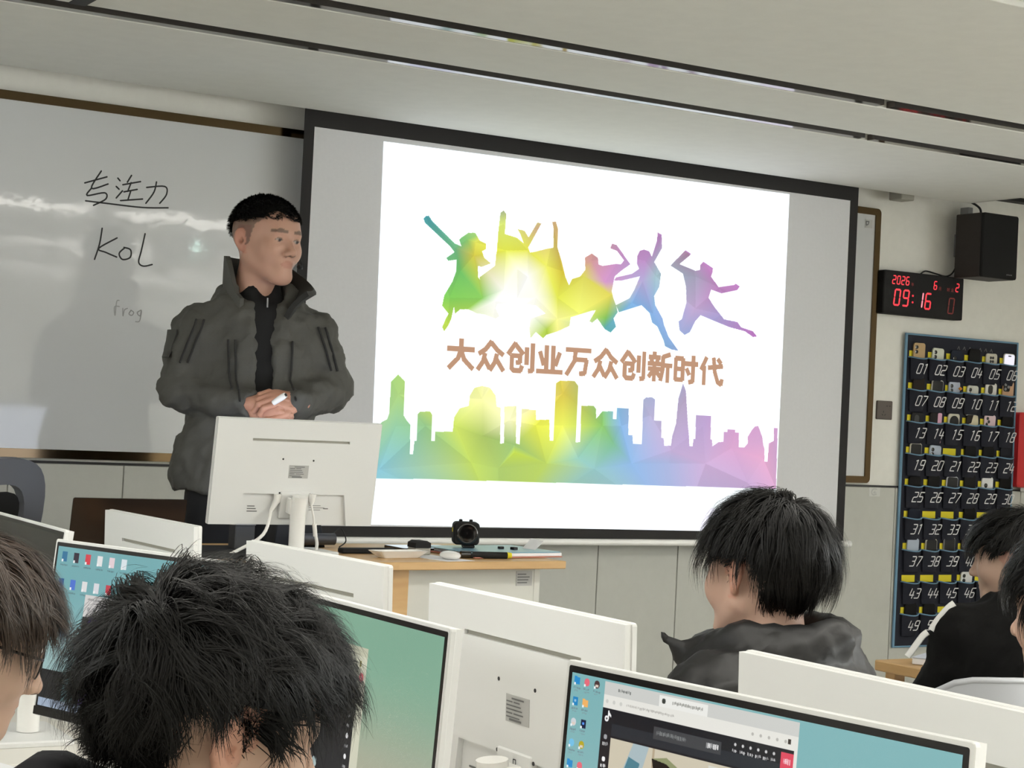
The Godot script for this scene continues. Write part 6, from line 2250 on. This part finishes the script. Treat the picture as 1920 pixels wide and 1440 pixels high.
# a student on a chair. H: point between the ears; look, tilt: where the head points; turn: where the chest points
func student(label: String, H: Vector3, look: Vector3, tilt: float, roll: float, turn: Vector3, lean: float, o: Dictionary) -> Node3D:
	var t := thing("person", label, "person", Vector3(H.x, 0, H.z))
	var look_basis := face_basis(look) * Basis(Vector3.RIGHT, tilt) * Basis(Vector3.BACK, roll)
	var hx := Transform3D(look_basis.scaled(Vector3.ONE * o.get("size", 1.0)), Vector3(0, H.y, 0))
	var bd := turn.normalized()
	var lf := Vector3.UP.cross(bd).normalized()
	var tone: Color = o.get("tone", Color(0.60, 0.40, 0.30))
	var neck := hx * Vector3(0, -o.get("neck", 0.15), -0.035)
	var hip := Vector3(neck.x, 0.545, neck.z) - bd * lean
	var chest := neck + Vector3(0, -0.17, 0) - bd * (0.02 + lean * 0.25)
	var b := Bag.new()
	var f := Field.new(Vector3(-0.75, 0.0, -0.75), Vector3(0.75, H.y + 0.02, 0.75), 0.024)
	f.bone(hip, chest, 0.105, 0.115, 0.05)
	f.bone(chest, neck, 0.09, 0.058, 0.04)
	var arms := []
	for s: float in [-1.0, 1.0]:
		var sh := neck + Vector3(0, -0.075, 0) + lf * s * 0.165
		var el := sh + Vector3(0, -0.245, 0) + lf * s * 0.05 + bd * 0.10
		var wr: Vector3 = el + bd * o.get("reach", 0.23) - lf * s * 0.04
		wr.y = maxf(el.y, o.get("wrist", 0.80))
		arms.append([sh, el, wr, s])
		f.bone(neck + Vector3(0, -0.06, 0), sh, 0.055, 0.05, 0.03)
		f.bone(sh, el, 0.045, 0.038, 0.02)
		f.bone(el, wr, 0.036, 0.026, 0.02)
		var kn := hip + bd * 0.40 + lf * s * 0.10
		kn.y = 0.50
		var an := kn + Vector3(0, -0.43, 0) + bd * 0.02
		f.bone(hip + lf * s * 0.08, kn, 0.075, 0.055, 0.03)
		f.bone(kn, an, 0.052, 0.036, 0.02)
		f.bone(an, an + bd * 0.14 + Vector3(0, -0.03, 0), 0.034, 0.028, 0.02)
	f.mesh_into(b)
	skin_fill(b, 0, func(_w: Vector3) -> Color: return tone)
	head_into(b, hx, tone, o.get("cell", 0.005))
	for a in arms:
		hand_into(b, a[2], bd - lf * a[3] * 0.2, Vector3.DOWN - bd * 0.1, 0.5, a[3] > 0.0, tone)
	part(t, "body", b, M.skin)
	b = Bag.new()
	hair_into(b, hx, o.hair)
	part(t, "hair", b, o.get("hair_material", M.hair_black))
	# coat
	f = Field.new(Vector3(-0.62, 0.40, -0.62), Vector3(0.62, H.y + 0.06, 0.62), o.get("coat_cell", 0.014))
	var bulk: float = o.get("bulk", 0.0)
	var cb := Basis(lf, Vector3.UP, bd)
	f.bone(hip + Vector3(0, -0.02, 0), chest, 0.150 + bulk, 0.150 + bulk, 0.05)
	f.blob(chest + Vector3(0, 0.02, 0), Vector3(0.195 + bulk, 0.19, 0.145 + bulk), 0.05, cb)
	for a in arms:
		f.bone(neck + Vector3(0, -0.065, 0) - bd * 0.015, a[0] + Vector3(0, -0.005, 0), 0.07 + bulk, 0.070 + bulk, 0.04)
		f.bone(a[0] + Vector3(0, -0.01, 0), a[1], 0.070 + bulk, 0.056 + bulk, 0.025)
		f.bone(a[1], a[1].lerp(a[2], 0.93), 0.054 + bulk, 0.040 + bulk * 0.5, 0.02)
	var ring: float = o.get("collar", 0.03)
	var rad: float = o.get("collar_radius", 0.085)
	var rise: float = o.get("collar_rise", 0.0)
	for k in 16:
		var a0 := TAU * k / 16
		var a1 := TAU * (k + 1) / 16
		var c0 := neck + (lf * sin(a0) + bd * cos(a0)) * rad + Vector3(0, 0.0 + rise - 0.045 * maxf(0, cos(a0)), 0)
		var c1 := neck + (lf * sin(a1) + bd * cos(a1)) * rad + Vector3(0, 0.0 + rise - 0.045 * maxf(0, cos(a1)), 0)
		f.bone(c0, c1, ring, ring, 0.02)
	for q in o.get("extra", []):
		f.bone(q[0], q[1], q[2], q[3], 0.03)
	f.carve_bone(neck + Vector3(0, 0.14, 0), neck + Vector3(0, -0.02, 0), rad - ring * 0.3, rad - ring * 0.55, 0.015)
	b = Bag.new()
	f.mesh_into(b, Transform3D.IDENTITY, folds(o.get("seed", 3), o.get("fold_freq", 8.0)), o.get("fold", 0.012))
	part(t, "coat", b, o.get("coat", M.coat_black))
	t.set_meta("field", 0)
	t.remove_meta("field")
	for st in o.get("stripes", []):
		var p := PackedVector3Array()
		for q in st:
			var from: Vector3 = q
			p.append(f.hit(from, o.stripe_dir, 0.7) - o.stripe_dir * 0.001)
		part(t, "sleeve_stripe", Bag.new().tube(smooth_path(p, 4), 0.0085, 8, 0.35, -o.stripe_dir), M.stripe)
	# trousers and shoes
	f = Field.new(Vector3(-0.75, 0.03, -0.75), Vector3(0.75, 0.72, 0.75), 0.024)
	for s: float in [-1.0, 1.0]:
		var kn := hip + bd * 0.40 + lf * s * 0.10
		kn.y = 0.50
		var an := kn + Vector3(0, -0.42, 0) + bd * 0.02
		f.bone(hip + lf * s * 0.075, kn, 0.100, 0.078, 0.03)
		f.bone(kn, an, 0.076, 0.062, 0.02)
	b = Bag.new()
	f.mesh_into(b)
	part(t, "trousers", b, M.trousers)
	for s: float in [-1.0, 1.0]:
		var kn := hip + bd * 0.42 + lf * s * 0.10
		var at := Vector3(kn.x, 0.044, kn.z)
		f = Field.new(at - Vector3(0.25, 0.06, 0.25), at + Vector3(0.25, 0.08, 0.25), 0.013)
		f.bone(at - bd * 0.05, at + bd * 0.15, 0.044, 0.040, 0.02)
		f.cut(Vector3(0, 0.002, 0), Vector3(0, -1, 0))
		b = Bag.new()
		f.mesh_into(b)
		part(t, "shoe", b, M.shoe)
	# the chair
	chair(o.get("seat_label", ""), o.get("chair_at", Vector3(t.position.x + hip.x, 0, t.position.z + hip.z)), o.get("chair_turn", bd), o.get("chair", M.chair_light))
	return t


func chair(label: String, at: Vector3, facing: Vector3, m: Material, seat_h := 0.44, back_h := 0.84) -> Node3D:
	var t := thing("classroom_chair", label, "chair", at, "")
	t.basis = face_basis(facing)
	var rows := []
	for r in 9:
		var line := PackedVector3Array()
		for c in 9:
			var u := c / 8.0 - 0.5
			var v := r / 8.0
			line.append(Vector3(u * 0.44 * (1.0 - 0.25 * pow(v * 2 - 1, 4) * 0.5), seat_h - 0.03 + 0.03 * pow(absf(u) * 2, 2) - 0.02 * smoothstep(0.75, 1.0, v), -0.20 + v * 0.42))
		rows.append(line)
	part(t, "seat", Bag.new().sheet(rows, 0.012), m)
	rows = []
	for r in 9:
		var line := PackedVector3Array()
		for c in 11:
			var u := c / 10.0 - 0.5
			var v := r / 8.0
			var w := 0.42 * (1.0 - 0.12 * v) * (1.0 if v < 0.7 else sqrt(maxf(0.05, 1.0 - pow((v - 0.7) / 0.42, 2.0))) * 0.25 + 0.75)
			var drop := 0.09 * pow(absf(u) * 2, 4) * v
			line.append(Vector3(u * w, lerpf(seat_h - 0.01, back_h, v) - drop, -0.20 - 0.09 * v - 0.05 * sin(v * 2.0) + 0.10 * pow(absf(u) * 2, 2)))
		rows.append(line)
	part(t, "backrest", Bag.new().sheet(rows, 0.010), m)
	var rim := PackedVector3Array()
	for r in 9:
		rim.append(rows[r][0])
	for c in range(1, 11):
		rim.append(rows[8][c])
	for r in range(7, -1, -1):
		rim.append(rows[r][10])
	part(t, "back_rim", Bag.new().tube(rim, 0.008, 8), m)
	for s: float in [-1.0, 1.0]:
		for e: float in [-1.0, 1.0]:
			part(t, "leg", Bag.new().tube(PackedVector3Array([Vector3(s * 0.15, seat_h - 0.035, e * 0.13), Vector3(s * 0.205, 0.0, e * 0.20)]), 0.011, 8), M.metal)
	return t


func build_students() -> void:
	# the big mop of black hair in the foreground
	student("student with a big mop of black hair bent over in the foreground", Vector3(-3.113, 1.093, 4.119), Vector3(0.93, 0, 0.10), 0.22, 0.06, Vector3(1, 0, 0.1), 0.16, {
		"cell": 0.0042, "coat": M.coat_dark, "size": 1.0, "seed": 5, "fold": 0.010, "neck": 0.135, "collar": 0.028, "collar_radius": 0.088, "collar_rise": 0.0, "bulk": 0.0,
		"extra": [[Vector3(-0.118, 1.000, -0.142), Vector3(-0.130, 0.985, 0.060), 0.046, 0.046], [Vector3(-0.125, 0.95, -0.06), Vector3(-0.10, 0.80, 0.0), 0.10, 0.12]], "seat_label": "light grey chair of the student in the foreground",
		"hair": {"seed": 31, "puff": 0.034, "length": 0.105, "steps": 9, "guides": 760, "kids": 20, "width": 0.0006, "clump": 0.009, "lift": 0.8, "fall": 0.45, "curl": 1.0, "stray": 0.006, "tousle": 0.42, "mess": 0.40, "brim": 0.046, "sweep": Vector3(0.0, 0.0, 0.5), "crown": Vector3(-0.1, 0.70, -0.72), "nape": 0.5, "side": 0.40, "fringe": 0.9, "wave": 20.0}})
	# brown-haired student with glasses
	var t := student("student with brown hair and black glasses at the left edge", Vector3(-3.147, 1.073, 3.327), Vector3(0.97, 0, 0.10), 0.30, 0.0, Vector3(1, 0, -0.1), 0.14, {
		"cell": 0.0045, "coat": M.fleece, "seed": 7, "tone": Color(0.62, 0.42, 0.32), "hair_material": M.hair_brown, "fold": 0.012, "collar_rise": -0.03, "seat_label": "light grey chair of the student with glasses",
		"hair": {"seed": 44, "puff": 0.028, "length": 0.115, "steps": 8, "guides": 520, "kids": 20, "width": 0.0008, "clump": 0.010, "lift": 0.5, "fall": 0.75, "curl": 0.5, "stray": 0.004, "nape": 0.5, "side": 0.34, "fringe": 0.60, "wave": 12.0}})
	var hb := face_basis(Vector3(0.97, 0, 0.10)) * Basis(Vector3.RIGHT, 0.30)
	var g := thing("eyeglasses", "black-rimmed glasses worn by the brown-haired student", "glasses", t.position + Vector3(0, 1.073, 0))
	g.basis = hb
	var b := Bag.new()
	for s: float in [-1.0, 1.0]:
		var p := PackedVector3Array()
		for k in 21:
			var an := TAU * k / 20
			p.append(Vector3(s * 0.033 + cos(an) * 0.0245, -0.005 + sin(an) * 0.019, 0.098 - absf(s * 0.033 + cos(an) * 0.0245) * 0.12))
		b.tube(p, 0.0013, 6)
		b.tube(smooth_path(PackedVector3Array([Vector3(s * 0.056, 0.004, 0.091), Vector3(s * 0.078, 0.006, 0.07), Vector3(s * 0.086, 0.005, -0.01), Vector3(s * 0.084, -0.015, -0.03)])), 0.0022, 6)
	b.tube(PackedVector3Array([Vector3(-0.010, 0.0, 0.098), Vector3(0, 0.003, 0.101), Vector3(0.010, 0.0, 0.098)]), 0.0014, 6)
	part(g, "frame", b, M.frame_black)
	for s: float in [-1.0, 1.0]:
		var p := PackedVector2Array()
		for k in 20:
			p.append(Vector2(cos(TAU * k / 20) * 0.024, sin(TAU * k / 20) * 0.0185))
		part(g, "lens", Bag.new().prism(p, -0.0006, 0.0006, Transform3D(Basis(Vector3.UP, s * 0.12), Vector3(s * 0.033, -0.005, 0.094))), M.lens)
	# the student in the padded coat, turned to the screen
	student("black-haired student in a padded black coat seen from behind at the centre right", Vector3(-1.850, 1.166, 3.398), Vector3(-0.16, 0, -0.98), 0.03, 0.05, Vector3(-0.35, 0, -0.93), 0.04, {
		"cell": 0.0048, "seed": 11, "fold": 0.018, "fold_freq": 10.0, "neck": 0.135, "collar": 0.036, "collar_radius": 0.098, "collar_rise": 0.022, "bulk": 0.022, "tone": Color(0.60, 0.39, 0.30), "seat_label": "light grey chair of the student in the padded coat",
		"extra": [[Vector3(-0.162, 1.056, -0.062), Vector3(-0.095, 1.012, -0.024), 0.006, 0.040], [Vector3(-0.095, 1.012, -0.024), Vector3(-0.03, 0.995, 0.02), 0.040, 0.045]],
		"hair": {"seed": 52, "puff": 0.021, "length": 0.115, "steps": 8, "guides": 560, "kids": 18, "width": 0.0008, "clump": 0.009, "lift": 0.45, "fall": 0.55, "curl": 0.32, "stray": 0.003, "nape": 0.45, "side": 0.36, "fringe": 0.7, "wave": 9.0, "crown": Vector3(0.05, 0.92, -0.35)}})
	# the striped jacket
	student("student in a black jacket with white sleeve stripes beside the phone organizer", Vector3(-0.251, 1.106, 2.451), Vector3(-0.55, 0, -0.83), 0.12, 0.0, Vector3(0.35, 0, -0.94), 0.12, {
		"cell": 0.0055, "coat": M.coat_matte, "seed": 13, "fold": 0.016, "neck": 0.135, "collar": 0.026, "bulk": 0.012, "tone": Color(0.46, 0.31, 0.24), "collar_rise": 0.01, "seat_label": "light grey plastic chair of the student with the striped jacket", "chair_turn": Vector3(0.3, 0, -0.95), "chair_at": Vector3(-0.47, 0, 2.42), "reach": 0.06, "wrist": 0.55, "size": 0.95,
		"stripe_dir": Vector3(0.699, -0.102, -0.707), "stripes": STRIPES,
		"hair": {"seed": 63, "puff": 0.024, "length": 0.10, "steps": 7, "guides": 320, "kids": 14, "width": 0.0013, "clump": 0.009, "lift": 0.4, "fall": 0.6, "curl": 0.3, "stray": 0.003, "nape": 0.5, "side": 0.45, "fringe": 1.0}})
	# cut off by the right edge
	student("black-haired student in an olive top cut off by the right edge", Vector3(-1.716, 1.167, 3.962), Vector3(-0.25, 0, -0.97), 0.06, 0.0, Vector3(-0.5, 0, -0.85), 0.06, {
		"cell": 0.0055, "coat": M.olive, "seed": 17, "fold": 0.01, "collar_rise": -0.05, "tone": Color(0.58, 0.38, 0.29), "seat_label": "light grey chair of the student at the right edge",
		"hair": {"seed": 71, "puff": 0.022, "length": 0.10, "steps": 7, "guides": 360, "kids": 14, "width": 0.0011, "clump": 0.009, "lift": 0.35, "fall": 0.6, "curl": 0.25, "stray": 0.002, "nape": 0.6, "side": 0.85, "fringe": 1.0}})


func build_furniture() -> void:
	# the lecturer's chair at the left, a student desk and a spare chair at the right
	var t := thing("lecturer_chair", "dark grey moulded chair with a grip hole beside the whiteboard", "chair", Vector3(-2.535, PLATFORM, 0.46))
	t.basis = face_basis(Vector3(-0.55, 0, -0.83))
	var o := smooth2(v2([-0.20, 0.0, -0.215, 0.25, -0.19, 0.36, -0.12, 0.405, 0.0, 0.41, 0.12, 0.405, 0.19, 0.36, 0.215, 0.25, 0.20, 0.0]), 3)
	var b := Bag.new()
	var hole := PackedVector2Array()
	var cnt := o.size()
	for k in cnt:
		var q := o[k]
		hole.append(Vector2(q.x * 0.62, 0.04 + q.y * 0.72))
	var bx := Transform3D(Basis(Vector3.RIGHT, -0.16), Vector3(0, 0.565, -0.21))
	for k in cnt - 1:
		for z in [[0.0, -1.0], [0.03, 1.0]]:
			b.face(PackedVector3Array([bx * Vector3(o[k].x, o[k].y, z[0]), bx * Vector3(o[k + 1].x, o[k + 1].y, z[0]), bx * Vector3(hole[k + 1].x, hole[k + 1].y, z[0]), bx * Vector3(hole[k].x, hole[k].y, z[0])]), Vector3(0, 0, z[1]))
		var nn := Vector3(o[k].x, o[k].y - 0.2, 0)
		b.face(PackedVector3Array([bx * Vector3(o[k].x, o[k].y, 0), bx * Vector3(o[k + 1].x, o[k + 1].y, 0), bx * Vector3(o[k + 1].x, o[k + 1].y, 0.03), bx * Vector3(o[k].x, o[k].y, 0.03)]), nn)
		b.face(PackedVector3Array([bx * Vector3(hole[k].x, hole[k].y, 0), bx * Vector3(hole[k + 1].x, hole[k + 1].y, 0), bx * Vector3(hole[k + 1].x, hole[k + 1].y, 0.03), bx * Vector3(hole[k].x, hole[k].y, 0.03)]), -nn)
	part(t, "backrest", b, M.chair_grey)
	part(t, "cushion", Bag.new().prism(shifted(rrect(0.24, 0.30, 0.05), Vector2(0, 0.16)), 0.010, 0.022, bx), M.black_soft)
	part(t, "seat", Bag.new().prism(rrect(0.46, 0.46, 0.08), 0.47, 0.52, Transform3D(Basis(Vector3.RIGHT, -PI / 2), Vector3.ZERO), 0.01), M.chair_grey)
	part(t, "back_stem", Bag.new().box(Vector3(0, 0.53, -0.235), Vector3(0.08, 0.12, 0.02), 0.004), M.chair_grey)
	part(t, "column", Bag.new().tube(v3([0, 0.06, 0, 0, 0.47, 0]), 0.025, 12), M.metal)
	for k in 5:
		var d := Vector3(sin(TAU * k / 5), 0, cos(TAU * k / 5))
		part(t, "foot", Bag.new().tube(PackedVector3Array([Vector3(0, 0.075, 0), d * 0.15 + Vector3(0, 0.065, 0), d * 0.28 + Vector3(0, 0.03, 0)]), PackedFloat32Array([0.024, 0.02, 0.016]), 8), M.black)
		part(t, "castor", Bag.new().tube(PackedVector3Array([d * 0.28 + Vector3(-0.012, 0.022, 0), d * 0.28 + Vector3(0.012, 0.022, 0)]), 0.022, 10), M.black)
	t = thing("student_desk", "beech student desk whose corner shows beside the striped jacket", "desk", Vector3(0.11, 0, 2.46))
	part(t, "top", Bag.new().box(Vector3(0, 0.745, 0), Vector3(0.58, 0.03, 1.15), 0.003), M.beech)
	for x in [-0.25, 0.25]:
		for z in [-0.53, 0.53]:
			part(t, "leg", Bag.new().box(Vector3(x, 0.365, z), Vector3(0.04, 0.73, 0.04), 0.002), M.beech)
	t = thing("exercise_book", "white exercise book at the corner of the beech student desk", "book", Vector3(0.00, 0.7602, 2.06))
	t.rotation.y = 0.5
	part(t, "pages", Bag.new().box(Vector3(0, 0.010, 0), Vector3(0.18, 0.018, 0.25), 0.002), M.paper)
	part(t, "cover", Bag.new().box(Vector3(0, 0.0205, 0), Vector3(0.182, 0.002, 0.252)), mat(Color(0.75, 0.77, 0.82), 0.6))
